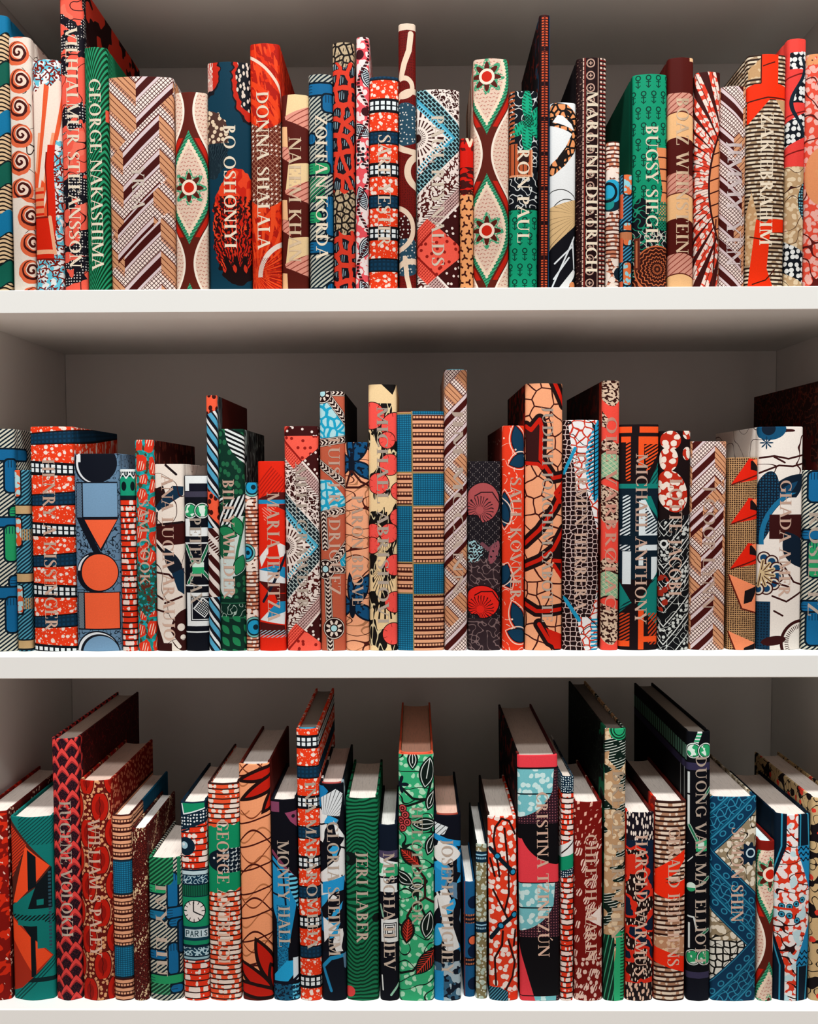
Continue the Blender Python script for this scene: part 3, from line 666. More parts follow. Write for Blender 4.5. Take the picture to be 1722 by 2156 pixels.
@pat
def m14(u, v):
    K = '#210d0d'
    t = mod(v + tri(u + 8, 70.) * 1.0, 200.)
    c = C('#b9583e')
    cy = C('#a9d4d9').on(net(u, v, 17., .16, 3., 5.), '#1b9dc0')
    for a, b, y0, y1 in ((0, 1, 14, 100), (0, 1, 186, 258), (0.5, 1, 330, 372)):
        c.on(poly(u, v, (-4, y0), (24, y0 + 2), (60, y0 + 46), (60, y1 - 6), (-4, y1)) if y0 < 300 else poly(u, v, (40, 356), (60, 332), (60, 378), (46, 376)), cy)
    ch = lambda p: path(u, v, p, 7.5)
    for p in ([(22, 16), (60, 66)], [(-4, 110), (60, 100)], [(-2, 152), (60, 200)], [(2, 262), (60, 250)], [(10, 330), (6, 262)], [(16, 380), (60, 322)], [(14, 380), (20, 546)], [(20, 380), (60, 380)], [(30, 2), (60, 2)]):
        dx, dy = p[1][0] - p[0][0], p[1][1] - p[0][1]; d = math.degrees(atan2(dy, dx)); a, b = rot(u, v, p[0][0], p[0][1], d)
        m = path(u, v, p, 8.5)
        c.on(m, K).on(m * lt(mod(a + ab(b), 9.), 4) * lt(ab(b), 5), '#e0cfc0').on(m * bt(ab(b), 6.2, 7.4), '#e0cfc0')
    for x, y, r in ((6, 4, 22), (10, 378, 22), (28, 505, 24)):
        th = ang(u, v, x, y); d = dist(u, v, x, y)
        c.on(lt(d, r), K).on(bt(d, r - 3, r - 1.4), '#e0cfc0').on(bt(d, 9, r - 6) * lt(ab(mod(th * (8 / (2 * pi)), 1.) - .5), (r - 4 - d) * .03 + .08), '#e0cfc0').on(lt(d, 6.5), '#a9d4d9')
    return c.on(gt(u, 60), '#151012')
@pat
def m15(u, v):
    a, b = wob(u, v, 6., .03, 4.)
    c = C('#eba27a').on(lt(ab(noise(u * .5, v, .035, 6., 0.) - .5), .016), '#a9714e').on(lt(ab(noise(u * .45, v, .04, 3., 0.) - .5), .02), '#45150f')
    for x, y in ((14, 44), (14, 348)):
        for d, L, Wd in ((-60, 44, 17), (200, 40, 15), (30, 40, 16), (150, 32, 13), (-95, 40, 9)):
            f = leaf(u, v, x + cos(radians(d)) * L * .8, y + sin(radians(d)) * L * .8, d, L, Wd)
            c.on(gt(f, 0), '#0b1524').on(gt(f, 4) * gt(noise(u, v, .1, 5.), .42), '#114a74')
        c.on(ell(u, v, x, y + 6, 7, 22), '#0a1220')
    for p in ([(12, 62), (2, 92)], [(16, 62), (34, 84), (52, 92)], [(0, 96), (30, 96), (54, 84)]): c.on(path(u, v, p, 2.4), '#3a130f')
    return c
@pat
def m16(u, v):
    K = '#14100f'
    c = C('#ebcc9a')
    bl = gt(noise(u * 1.3 + v * .25, v * .6 - u * .4, .03, 5., 1.), .5)
    c.on(mx(bl, poly(u, v, (4, 96), (20, 80), (64, 74), (64, 96), (20, 130))) * gt(v, 40), C(K).on(lt(ab(noise(u * 1.5, v * .5, .05, 2., 0.) - .5), .028), '#d9c79d'))
    c.on(mx(poly(u, v, (28, 0), (62, 0), (52, 22)), path(u, v, [(64, 70), (30, 84), (8, 104)], 3)), K)
    c.on(lt(mod(ang(u, v, 34, 380) * 9, 1.), .3) * bt(v, 270, 500) * lt(ab(u - 30), 22) * gt(dist(u, v, 34, 380), 20), K)
    for x, y, r in ((6, 66, 28), (58, 90, 30), (46, 170, 22), (21, 210, 22), (66, 226, 18), (64, 282, 18), (44, 316, 20), (8, 312, 16), (6, 342, 17), (56, 384, 22), (56, 464, 22), (52, 532, 23), (40, 118, 17)):
        d = dist(u, v, x, y)
        c.on(lt(d, r + 1.8), '#2a0e0c').on(lt(d, r), '#ef5148').on(lt(d, r) * gt(d, r - 8) * lt(mod(ang(u, v, x, y) * 1.1, 1.), .06), '#7a1a16')
    return c
@pat
def m17(u, v):
    s, b = basket_stripe(u, v), basket_blue(u, v)
    L = lt(u, 32 + v * .005)
    blue = mx(L * mx(bt(v, 6, 130), bt(v, 200, 322), bt(v, 388, 620)), no(L) * mx(lt(v, 8), bt(v, 131, 202), bt(v, 324, 391)))
    edge = mx(lt(ab(u - 32 - v * .005), 1.3), L * mx(lt(ab(v - 130), 1.5), lt(ab(v - 200), 1.5), lt(ab(v - 322), 1.5), lt(ab(v - 388), 1.5), lt(ab(v - 5), 2)), no(L) * mx(lt(ab(v - 131), 1.5), lt(ab(v - 202), 1.5), lt(ab(v - 324), 1.5), lt(ab(v - 391), 1.5)))
    return s.on(blue, b).on(edge, '#9a7d4c')
@pat
def m18(u, v): return herr(u, v, 200., -20., 30., .86, (), [(38, 96), (212, 282), (420, 478), (506, 560)])
@pat
def m19(u, v):
    g = C('#1b161b').on(mx(lt(mod(u + v, 19.), 1.6), lt(mod(u - v, 19.), 1.6)) * lt(mod(u, 4.), 1.5), '#8a7f7c')
    c = g.on(mx(bt(v, 208, 272), gt(v, 336)), squig(u, v, '#2e2024', '#77605f', .085, .035, 3.))
    for y, c0, c1, x0 in ((88, '#a54b4c', '#281318', 25), (300, '#e0241a', '#31090c', 26)):
        f = ell(u, v, 30, y, 37, 42 if y < 200 else 34, 12) * no(poly(u, v, (-20, y + 52), (-20, y + 26), (20, y + 26), (44, y + 60)))
        th = ang(u, v, x0, y + 16); r = dist(u, v, x0, y + 16)
        c.on(ell(u, v, 30, y, 39, 44 if y < 200 else 36, 12) * no(poly(u, v, (-20, y + 56), (-20, y + 30), (20, y + 30), (44, y + 62))), '#140d12')
        c.on(f, C(c0).on(lt(mod(th * 3.7 + noise(u, v, .07, 4.) * 1.2, 1.), .3) * bt(r, 8, 30), c1).on(lt(r, 6), c0))
        c.on(path(u, v, [(14, y - 14), (28, y - 22), (52, y - 22), (70, y + 4)], 1.3), c1)
    r = dist(u, v, 8, 192); c.on(lt(r, 24) * curls(u, v, .14, .07, 2.), '#9cc4c8').on(path(u, v, [(30, 176), (44, 188), (60, 176)], 4), '#6d4149').on(ell(u, v, 56, 194, 10, 26, 20) * gt(noise(u, v, .12, 6.), .44), '#8a4a52')
    return c
@pat
def m20(u, v):
    c = C('#e1391d').on(lt(ab(noise(u, v, .04, 3., 0.) - .5), .013) * lt(mod(u * .6 + v, 13.), 9), '#ecc9b4').on(lt(u, -8), '#5a1510')
    for x, y, d, L in ((34, 34, 78, 34), (38, 74, -20, 24), (4, 178, 90, 36), (-2, 178, 60, 30), (4, 320, 60, 28), (2, 318, 110, 24), (34, 410, 70, 34), (36, 448, 20, 26)):
        f = leaf(u, v, x, y, d, L, 13); c.on(bt(f, -7, -4.6), '#ecc9b4').on(gt(f, -2.4), '#0d1520').on(gt(f, 0), C('#0f3a56').on(lt(mod(ang(u, v, x, y) * 9, 1.), .25), '#0a2436'))
    return c.on(lt(vor(u, v, 42., 2.), .05), '#ecc9b4')
@pat
def m21(u, v):
    R, K = '#c41c0c', '#1d0d0d'
    c = C('#eea277').on(lt(vor(*wob(u, v, 5., .03, 3.), 34., 6., .9, True), .045), '#3d100e')
    bands = ([(0, 90), (12, 98), (30, 76), (34, 90), (32, 160), (60, 200), (80, 196)], [(60, -6), (84, 44)], [(-2, 340), (30, 310), (64, 262), (84, 222)], [(-2, 388), (30, 374), (60, 352), (84, 310)], [(-2, 468), (24, 484), (50, 484), (84, 480)], [(30, 512), (52, 548), (84, 566)])
    for p in bands: c.on(path(u, v, p, 12.5), K)
    c.on(poly(u, v, (-2, 94), (32, 84), (36, 160), (0, 176)), '#351211').on(poly(u, v, (44, 520), (84, 536), (84, 566), (64, 566)), R).on(poly(u, v, (56, 350), (84, 300), (84, 420), (66, 400)), K)
    for p in bands: c.on(path(u, v, p, 4.2), R)
    c.on(path(u, v, [(84, 210), (66, 232), (76, 250)], 5), R).on(path(u, v, [(0, 168), (26, 170), (36, 178)], 4), R).on(path(u, v, [(62, 376), (84, 378), (80, 412), (62, 386)], 4), R)
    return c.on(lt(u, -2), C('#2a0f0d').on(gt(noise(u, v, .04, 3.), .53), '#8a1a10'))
@pat
def m22(u, v):
    K, N = '#1a0d0f', '#cfc4bd'
    e = vor(u, v * 1.15, 11.5, 2., .55, True)
    sc = C(K).on(lt(e, .12), '#6a2018').on(lt(e, .065), N)
    c = C('#e3e0de').on(net(u, v, 17., .09, 2.), '#c23621').on(lt(ab(noise(u * .5, v, .04, 4., 0.) - .5), .014), '#1a1516')
    c.on(mx(lt(u, 8 + v * .14) * lt(v, 190), lt(u, 92 - ab(v - 300) * .28) * bt(v, 150, 420), lt(u, 40 + sn(v * .04) * 8) * gt(v, 400)), sc)
    f = leaf(u, v, 76, 80, 95, 96, 30); cr = lt(mod(v + u * .5, 9.), 5.6)
    c.on(gt(f, 0) * mx(cr, gt(u, 66)), '#1d8fb6').on(gt(f, 6) * cr * gt(u, 52) * no(lt(mod(v + u * .5, 9.), 3)), '#0b1520').on(lt(ab(u - 66), 1.5) * bt(v, 10, 170), '#0b1520')
    return c.on(mx(path(u, v, [(0, 112), (24, 60)], 3.5), path(u, v, [(2, 378), (34, 426)], 4)), '#1d8fb6').on(gt(v, 420) * gt(u, 60) * lt(mod(v, 8.), 4), '#1d8fb6').on(lt(ab(v - 372 - u * 0.9), 1.4), '#1a1516')
@pat
def m23(u, v):
    br = C('#d3b79d').on(gt(noise(u * .75 - v * .3, v * 1.1, .2, 3., 1.), .52), '#33130f')
    mint = C('#9db892').on(hat(u, v, 60, 8., .16), '#4f9c7c').on(hat(u, v, 130, 9., .14), '#d8cba8')
    m = mod(v - 5, 254.)
    c = C('#ea4a3c').on(mx(lt(m + u * .0 - sn(u * .1) * 6, 46 - ab(u - 26) * .4), bt(m + sn(u * .14) * 6, 122, 146), bt(m - u * .4, 214, 262) , poly(u, m, (4, 300), (34, 225), (36, 300))), br)
    c.on(bt(m + sn(u * .12) * 4, 148, 202), mint).on(mx(lt(ab(m + sn(u * .12) * 4 - 147), 2), lt(ab(m + sn(u * .12) * 4 - 203), 2)), '#33110f').on(poly(u, v, (-2, 62), (14, 82), (8, 100), (-2, 96)), br)
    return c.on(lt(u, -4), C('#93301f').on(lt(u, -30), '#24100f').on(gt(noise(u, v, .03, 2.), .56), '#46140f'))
@pat
def m24(u, v):
    O, T, Wt, K, N = '#e9501f', '#12796f', '#d5dfe0', '#170d10', '#0b1c28'
    c = C(K)
    c.on(mx(box(u, v, -8, 5, 24, 18), box(u, v, 40, 5, 84, 18), box(u, v, 2, 26, 22, 38), box(u, v, 38, 26, 84, 42), box(u, v, 38, 30, 50, 90)), O)
    c.on(mx(box(u, v, 12, 34, 22, 120), poly(u, v, (50, 42), (84, 42), (84, 60), (56, 106))) * hat(u, v, 60, 6.5, .5), O)
    c.on(poly(u, v, (84, 80), (60, 128), (84, 128)), C(T).on(hat(u, v, 40, 7., .4), '#0b3b3a')).on(bt(v, 126, 136), T).on(bt(v, 136, 330), N)
    c.on(box(u, v, 6, 150, 22, 222) * hat(u, v, 60, 6.5, .5), Wt).on(poly(u, v, (44, 152), (66, 152), (84, 190), (84, 200)), T)
    c.on(mx(box(u, v, 40, 162, 54, 240), poly(u, v, (44, 160), (54, 160), (84, 216), (84, 240), (44, 240))), Wt).on(poly(u, v, (54, 176), (84, 210), (84, 232), (54, 232)), C(Wt).on(hat(u, v, 60, 6.5, .5), N)).on(box(u, v, -20, 236, 90, 252), N)
    c.on(mx(box(u, v, 0, 222, 22, 236), box(u, v, 0, 256, 22, 268)) * hat(u, v, 60, 6.5, .5), Wt).on(mx(box(u, v, 6, 270, 24, 340), box(u, v, 40, 256, 84, 268), box(u, v, 68, 282, 84, 330), box(u, v, 40, 282, 50, 300)), Wt)
    c.on(mx(poly(u, v, (0, 336), (26, 380), (0, 402)), poly(u, v, (84, 312), (38, 384), (84, 430))), C(T).on(lt(ab(mod(u + v, 90.) - 40), 8) * hat(u, v, 60, 6., .5), '#0b2b30'))
    c.on(gt(v, 402) * lt(v, 470) * mx(bt(u, 0, 22) * hat(u, v, 60, 6.5, .5), bt(u, 62, 84) * hat(u, v, 45, 7., .5)), '#c23c18').on(mx(box(u, v, 40, 396, 52, 480), box(u, v, 40, 452, 84, 464), box(u, v, -8, 462, 22, 474)), O)
    return c
@pat
def m25(u, v):
    K = '#180c0d'
    bt_ = lt(vor(*wob(u, v, 3., .08, 2.), 15., 4.), .43)
    top = C(K).on(mx(ell(u, v, 22, 20, 22, 20), ell(u, v, 18, 60, 20, 26), ell(u, v, 26, 128, 32, 46, -20), ell(u, v, 58, 48, 10, 14), ell(u, v, 60, 6, 12, 12)), C('#b52815').on(bt_, '#e6d5c6'))
    c = top
    lw = C('#0e0f12').on(lt(ab(noise(u, v, .06, 5., 0.) - .5), .012), '#cfd2cd')
    q = mod(v * .9 + tri(u - 10, 60.) * 1.1, 74.)
    lw.on(bt(q, 4, 7), '#d6d8d3').on(bt(q, 12, 34) * lt(vor(u, v, 9., 3., .8), .38), '#c9ccc6').on(bt(q, 39, 42), '#d6d8d3').on(bt(q, 52, 54), '#c9ccc6')
    c.on(gt(v, 190 - u * .2), lw).on(ell(u, v, 8, 345, 18, 40) * bt_ * gt(v, 300), '#9c2a1b')
    return c.on(ring(u, v, 10, 240, 7, 2), '#d6d8d3')
@pat
def m26(u, v): return herr(u, v, 52., 2., 34., .9, [(150, 205, -24.), (205, 262, 22.), (262, 330, 20.)])
@pat
def m27(u, v):
    g = C('#b48a5e').on(lt(vor(u, v, 4.6, 1., .15), .36), '#2c1712')
    c = g
    for y, col in ((0, '#d8200c'), (84, '#d8200c'), (180, '#d8200c')):
        c.on(poly(u, v, (4, y + 56), (40, y + 2), (64, y + 6), (64, y + 46)), col).on(path(u, v, [(4, y + 58), (30, y + 48), (64, y + 36)], 1.5), '#5a130d').on(poly(u, v, (44, y + 8), (62, y + 2), (64, y + 30), (44, y + 26)), '#1a0f10').on(poly(u, v, (48, y + 6), (64, y + 2), (64, y + 22)), '#ee8152')
    for y in (250, 372):
        c.on(poly(u, v, (0, y - 2), (64, y + 26), (64, y + 82), (28, y + 74)), '#ee8a5e').on(path(u, v, [(0, y), (28, y + 72), (62, y + 82)], 1.6), '#5a1a10').on(poly(u, v, (34, y + 34), (62, y + 24), (62, y + 54), (32, y + 62)), '#161014').on(poly(u, v, (50, y + 58), (64, y + 30), (64, y + 62)), '#ee8a5e')
    return c
@pat
def m28(u, v):
    N, M_ = '#0d1c2c', '#35100f'
    c = C('#e6ddd3').on(lt(ab(noise(u * .6, v, .028, 6., 0.) - .5), .013) * lt(v, 100), M_)
    c.on(ell(u, v, 20, 4, 34, 24), '#104a6c').on(circ(u, v, 18, 4, 14), N).on(lt(dist(u, v, 14, 34) - 8 - cs(ang(u, v, 14, 34) * 8) * 6, 0), '#0f3650')
    for p in ([(0, 66), (30, 62), (60, 68), (94, 60)], [(0, 98), (40, 82), (70, 84), (94, 78)], [(30, 64), (52, 76)]): c.on(path(u, v, p, 2), M_)
    c.on(gt(leaf(u, v, 54, 138, -38, 62, 26), 0), C(N).on(gt(leaf(u, v, 54, 138, -38, 62, 26), 17), '#133f5e')).on(ell(u, v, 6, 176, 30, 84, 14) * lt(v, 250), C(N).on(lt(vor(u, v, 6., 1., .2), .3), '#174a68'))
    c.on(ring(u, v, 118, 240, 112, 5) * lt(v, 250) * gt(v, 140), '#1a6a92').on(circ(u, v, 118, 240, 106) * bt(v, 150, 186), '#e6ddd3').on(box(u, v, 20, 186, 120, 238) * gt(u, 22), M_)
    c.on(gt(leaf(u, v, 78, 262, 60, 46, 26), 0), N)
    for k in range(7):
        d = -80 + k * 30; x, y = 6 + cos(radians(d)) * 34, 312 + sin(radians(d)) * 34
        c.on(circ(u, v, x, y, 14), '#3b1512').on(circ(u, v, x, y, 11), '#d9d0c2').on(circ(u, v, x, y, 7.5), '#133f63').on(path(u, v, [(6, 312), (x * .8 + 1, y * .8 + 62)], 4), '#cdb387').on(path(u, v, [(6, 312), (x * .8 + 1, y * .8 + 62)], 1), '#3b1512')
    for p in ([(56, 300), (76, 330), (94, 336)], [(30, 360), (60, 372), (94, 352)], [(34, 392), (52, 402)], [(30, 330), (64, 340)]): c.on(path(u, v, p, 2), M_)
    c.on(lt(u, 26) * gt(v, 372), C('#12354e').on(lt(vor(u, v, 6., 1., .2), .3), N))
    d = dist(u, v, 96, 460); c.on(bt(d, 30, 52), C('#e6ddd3').on(lt(ab(d - 46), 3.4), M_).on(bt(d, 30, 39) * lt(mod(ang(u, v, 96, 460) * 8, 1.), .4), M_))
    return c.on(ell(u, v, 34, 456, 26, 10, -10), M_)
@pat
def m29(u, v): return C('#2a1512').on(lt(ab(noise(u, v, .06, 3., 1.) - .5), .04), '#5c2c20').on(gt(noise(u, v, .014, 5.), .56), '#4a120f')
@pat
def m30(u, v):
    return rods(u, v, [(8, 4, 60, 66, BLU), (-6, 128, 60, 146, BLU), (10, 150, 60, 226, GRN), (-6, 280, 60, 300, BLU), (8, 304, 60, 372, BLU)])
# bottom shelf
@pat
def b1(u, v):
    c = C('#7d120c').on(gt(noise(u + v * .5, v, .05, 2.), .53), '#cf2a12').on(gt(noise(u * 2 - v, v, .06, 5.), .68), '#e3bfae')
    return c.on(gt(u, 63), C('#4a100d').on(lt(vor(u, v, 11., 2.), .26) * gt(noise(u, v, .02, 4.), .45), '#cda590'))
@pat
def b2(u, v):
    T, O, K = '#0f6f68', '#e84a22', '#0b1418'
    c = C(T).on(hat(u, v, 50, 6., .35) * lt(v, 60) * gt(u, 20), '#0a3b3a')
    c.on(poly(u, v, (-6, 0), (90, 112), (90, 128), (-6, 200)), '#4b2018').on(poly(u, v, (-6, 12), (40, 60), (-6, 150)), C('#c9381c').on(hat(u, v, 48, 5., .4), '#6f1c12'))
    c.on(poly(u, v, (36, 62), (86, 108), (50, 150), (12, 188), (2, 190)), O).on(poly(u, v, (40, 70), (58, 86), (58, 150), (40, 160)), K).on(poly(u, v, (84, 102), (90, 110), (90, 200), (10, 200), (58, 146), (74, 100)), K).on(poly(u, v, (58, 150), (74, 134), (72, 192), (22, 194), (30, 182), (58, 180)), T)
    c.on(bt(v, 200, 214), T).on(bt(v, 214, 232) * hat(u, v, 50, 6., .5), K)
    c.on(poly(u, v, (-6, 214), (50, 260), (90, 306), (30, 372), (-6, 386)), '#a52c18').on(poly(u, v, (-6, 218), (46, 262), (46, 340), (-6, 260)), O).on(poly(u, v, (52, 268), (88, 306), (56, 336)), O).on(box(u, v, 44, 258, 54, 350), K).on(poly(u, v, (24, 236), (74, 236), (74, 284), (44, 262)), K).on(mx(box(u, v, 58, 226, 74, 288), box(u, v, 14, 226, 74, 238)), T)
    c.on(gt(u * .95 + v, 396) * gt(v, 300), C('#107a72').on(hat(u, v, 45, 6., .4) * lt(u * .95 + v, 420), '#0a3b3a').on(bt(v, 352, 362), '#0a2426'))
    return c.on(bt(u, 82, 88) * bt(v, 120, 290) * lt(mod(v, 8.), 5), '#2a4a56')
@pat
def b3(u, v):
    c = C('#24101a')
    for k in (3, 2, 1, 0):                                            # pointed scales, each row lying over the foot of the row above
        base = fl(v * (1 / 18.5)) - k
        x = mod(u + mod(base, 2.) * 20 + 14, 40.) - 20; s = ab(x) * (1 / 19.5); d = v - base * 18.5 - s * (s * .55 + .45) * 34
        c.on(gt(d, 0) * lt(s, 1), C('#e0443f').on(gt(d, 11.5 - s * 3), '#a32c2d').on(gt(d, 16.5 - s * 6), C('#22101a').on(lt(vor(u, v, 3.6, 1.), .27), '#4a2026'))).on(lt(ab(d), 1) * lt(s, 1), '#3a1014')
    return c.on(gt(u, 84), C('#3a0f10').on(curls(u, v, .06, .02), '#6a1a18')).on(lt(v, -1), '#1b2230')
@pat
def b4(u, v):
    p = C('#5e140e').on(lt(vor(u, v, 9., 2., .9), .34), '#d69a6c')
    r = fl((v + 30) * (1 / 58.)); x = mod(u + mod(r, 2.) * 27 + 10, 56.) - 28; y = mod(v + 30, 58.) - 29
    e = x * x * (1 / (17. * 17)) + y * y * (1 / (32. * 32))
    c = p.on(lt(e, 1.2), '#4d0f0b').on(bt(e, 1.2, 1.38) * gt(x, -2), '#d08a64').on(lt(e, 1.0), C('#b51a0d').on(lt(e, .3), '#8d130b').on(lt(ab(x + sn(y * .3)), 1) * lt(e, .5), '#5a0d08'))
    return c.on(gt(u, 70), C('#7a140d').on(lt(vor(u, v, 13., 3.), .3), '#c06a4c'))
@pat
def b5(u, v):
    s, b = basket_stripe(u, v), basket_blue(u, v)
    s.on(mx(bt(v, 100, 172), bt(v, 288, 355)), b).on(mx(bt(v, 97, 101), bt(v, 171, 175), bt(v, 285, 289), bt(v, 354, 358)), '#14222c')
    return s.on(gt(u, 130), C('#165e80').on(lt(mod(u, 7.), 2), '#0b2c40'))
@pat
def b6(u, v):
    m = sn((v + u * 1.2) * .052) * .5 + .5
    n = noise(u, v * .6, .28, 3., 2.)
    return C('#3d0f0d').on(gt(n + m * .1 - noise(u, v, .05, 6.) * .22, .585), '#d9bf9c').on(gt(m + n * .8, 1.4), '#dcc096').on(gt(noise(u, v, .5, 8.), .6), '#7a2a20')
@pat
def b7(u, v):
    c = rods(u, v, [(-6, 60, 42, 76, GRN), (44, 34, 64, 110, BLU), (-4, 116, 40, 134, '#17688c'), (40, 110, 80, 132, BLU), (46, 134, 76, 150, BLU), (-4, 204, 40, 222, BLU), (44, 188, 64, 256, BLU), (66, 140, 80, 210, '#123c60'), (-2, 258, 80, 276, GRN), (48, 280, 74, 296, BLU)], '#b9b6a4')
    return c.on(lt(v, 58) * lt(u, 56) * gt(40 - ab(u - 26) + 30, v * .8), C('#0b3b26').on(hat(u, v, 52, 7.4, .45), '#2b8a58')).on(bt(v, 276, 300) * lt(u, 46), C('#0b3b26').on(hat(u, v, 52, 7., .4), '#4c9a70')).on(bt(u, 64, 72) * lt(v, 60), '#1c6a48')
@pat
def b8(u, v):
    N, Wt, G = '#0a2030', '#d7dfe0', '#12865c'
    c = brickrow(u, v, 13., '#dd3418', '#e8d5ca', '#2a100f', .2, 8., .54, 4.)
    c.on(lt(v, 62 - u * .3), N).on(poly(u, v, (4, 2), (54, 2), (54, 16), (8, 24)), G).on(path(u, v, [(4, 4), (8, 26), (54, 14)], 1.4), Wt).on(bt(v + u * .3, 34, 56) * lt(vor(u, v, 7., 1., .3), .28), Wt)
    c.on(circ(u, v, 12, 96, 20), N).on(circ(u, v, 8, 94, 8), '#9fc3cf').on(circ(u, v, 6, 92, 3.5), Wt).on(path(u, v, [(0, 66), (20, 58)], 2), N)
    c.on(bt(v, 146, 312), N).on(bt(v, 150, 158), '#b7ced3').on(bt(v, 160, 178), C('#123248').on(mx(curls(u, v, .13, .06, 2.)), '#a9c8d0')).on(bt(v, 181, 205), C('#0f5a40').on(lt(mod(u, 5.), 1.4), '#083325')).on(bt(v, 207, 272), G)
    r = dist(u, v, 27, 238); th = ang(u, v, 27, 238)
    c.on(lt(r, 25), '#0d1e22').on(lt(r, 23), '#dfd9d2').on(bt(r, 16, 23) * lt(ab(mod(th * (12 / (2 * pi)) + .5, 1.) - .5), .09), '#1a1a1c').on(mx(path(u, v, [(26, 218), (26, 238), (40, 246)], 1.4)), '#1a1a1c').on(bt(v, 236, 238) * lt(u, 10), '#0b4a34')
    c.on(bt(v, 272, 303), '#0b3040').on(box(u, v, 2, 276, 60, 298), '#123c48').on(box(u, v, 5, 278, 57, 296), '#b9cdd2')
    c.on(bt(v, 303, 312), G).on(bt(v, 312, 347), N).on(bt(v, 318, 336), C('#14384a').on(curls(u, v, .11, .07, 5.), '#a9c8d0')).on(bt(v, 339, 344), '#8fb4bd')
    def ltr(p): c.on(path(u, v, p, .95), '#12333c')
    for i, ch in enumerate(('P', 'A', 'R', 'I', 'S')):
        x, y, h, w = 8 + i * 10.2, 281.5, 11.5, 6.5
        if ch in 'PR': ltr([(x, y + h), (x, y), (x + w - 1, y), (x + w, y + 2.6), (x + w - 1, y + 5.6), (x, y + 5.8)])
        if ch == 'R': ltr([(x + 2.5, y + 5.8), (x + w, y + h)])
        if ch == 'A': ltr([(x, y + h), (x + w / 2, y), (x + w, y + h)]); ltr([(x + 1.5, y + 7.6), (x + w - 1.5, y + 7.6)])
        if ch == 'I': ltr([(x + 3, y), (x + 3, y + h)])
        if ch == 'S': ltr([(x + w - 1.5, y + 1.2), (x + 2, y), (x, y + 2.8), (x + 3, y + 5.6), (x + w - 1.5, y + 8.6), (x + 3, y + h), (x, y + h - 1.5)])
    return c
@pat
def b9(u, v):
    c = brickrow(u, v, 10.7, '#e2502c', '#e4d3c4', '#2f120f', .28, 11., .52, 6.)
    c.on(bt(v + u * .12 + sn(u * .3) * 2, 96, 240), '#0c8458')
    f = ell(u, v, 44, 168, 46, 27)
    return c.on(mx(f, box(u, v, 44, 141, 120, 194)) * bt(v, 138, 197), C('#0a1724').on(gt(u, 32) * lt(vor(u, v, 9., 2., .3), .42) * gt(vor(u + 2, v + 2, 9., 2., .3), .4), '#b9c4c4').on(circ(u, v, 13, 163, 2.6), '#dfe4e2'))
@pat
def b10(u, v):
    R, K = '#b81c0e', '#1e0c0b'
    c = C('#ec9a6c').on(lt(ab(sn(u * .075 + 1) * 17 - mod(v, 62.) + 31), 2.), '#b06c44').on(lt(ab(sn(u * .055 + 3) * 22 - mod(v + 20, 74.) + 37), 2.2), '#43120d').on(lt(ab(sn(u * .06) * 20 - mod(v + 50, 98.) + 49), 1.8), '#7a3a20').on(lt(ab(sn(u * .03 + 2) * 12 - mod(v + 10, 52.) + 26), 1.8), '#43120d')
    c.on(bt(v, 70, 100), '#ec9a6c')
    def petal(x, y, d, L, Wd):
        f = leaf(u, v, x, y, d, L, Wd); c.on(gt(f, -7), K).on(gt(f, .5), R)
    for a in ((60, 20, 165, 54, 9), (64, 44, 150, 60, 11), (84, 66, 130, 44, 11)): petal(*a)
    c.on(gt(v, 474), '#5a150f')
    for a in ((30, 470, 42, 56, 13), (58, 440, 66, 58, 15), (24, 495, 12, 60, 11), (78, 482, 70, 40, 12)): petal(*a)
    return c.on(gt(u, 72), '#4a130e').on(lt(u, -4), '#5a1b12')
@pat
def b11(u, v):
    c = C('#0a0a12').on(box(u, v, -10, 4, 20, 26), '#7a3d58').on(poly(u, v, (32, 28), (60, 24), (60, 62), (44, 48)), '#8a3e5c').on(circ(u, v, 50, 36, 4), '#15121c')
    c.on(path(u, v, [(2, 112), (50, 170)], 3), '#7a3850')
    st = C('#0b1524').on(lt(mod(v, 10.), 5), '#66c3df')
    c.on(poly(u, v, (2, 122), (30, 150), (60, 186), (60, 196), (34, 330), (20, 290), (2, 250)), '#1c86b8').on(poly(u, v, (14, 130), (60, 176), (60, 300), (40, 310), (38, 190)), st).on(path(u, v, [(2, 134), (26, 160), (32, 250)], 2), '#0b1524').on(path(u, v, [(2, 204), (32, 214)], 2), '#0b1524')
    c.on(box(u, v, 10, 230, 34, 380), C('#1878a4').on(gt(noise(u, v, .3, 2.), .52), '#0f4a6c'))
    c.on(poly(u, v, (2, 384), (30, 352), (44, 352), (44, 384), (30, 400), (2, 400)), '#209fd2').on(box(u, v, 44, 346, 56, 396), '#cfe0e6').on(path(u, v, [(0, 400), (40, 400), (60, 384)], 3), '#0b1020')
    return c.on(gt(v, 404), C('#14506e').on(gt(u, 42) * lt(mod(v, 9.), 5), '#58b8d6').on(gt(noise(u, v, .2, 3.), .55), '#0b1a2c')).on(lt(u, -2), '#10121c')
@pat
def b12(u, v): return kiss(u, v, 116.)
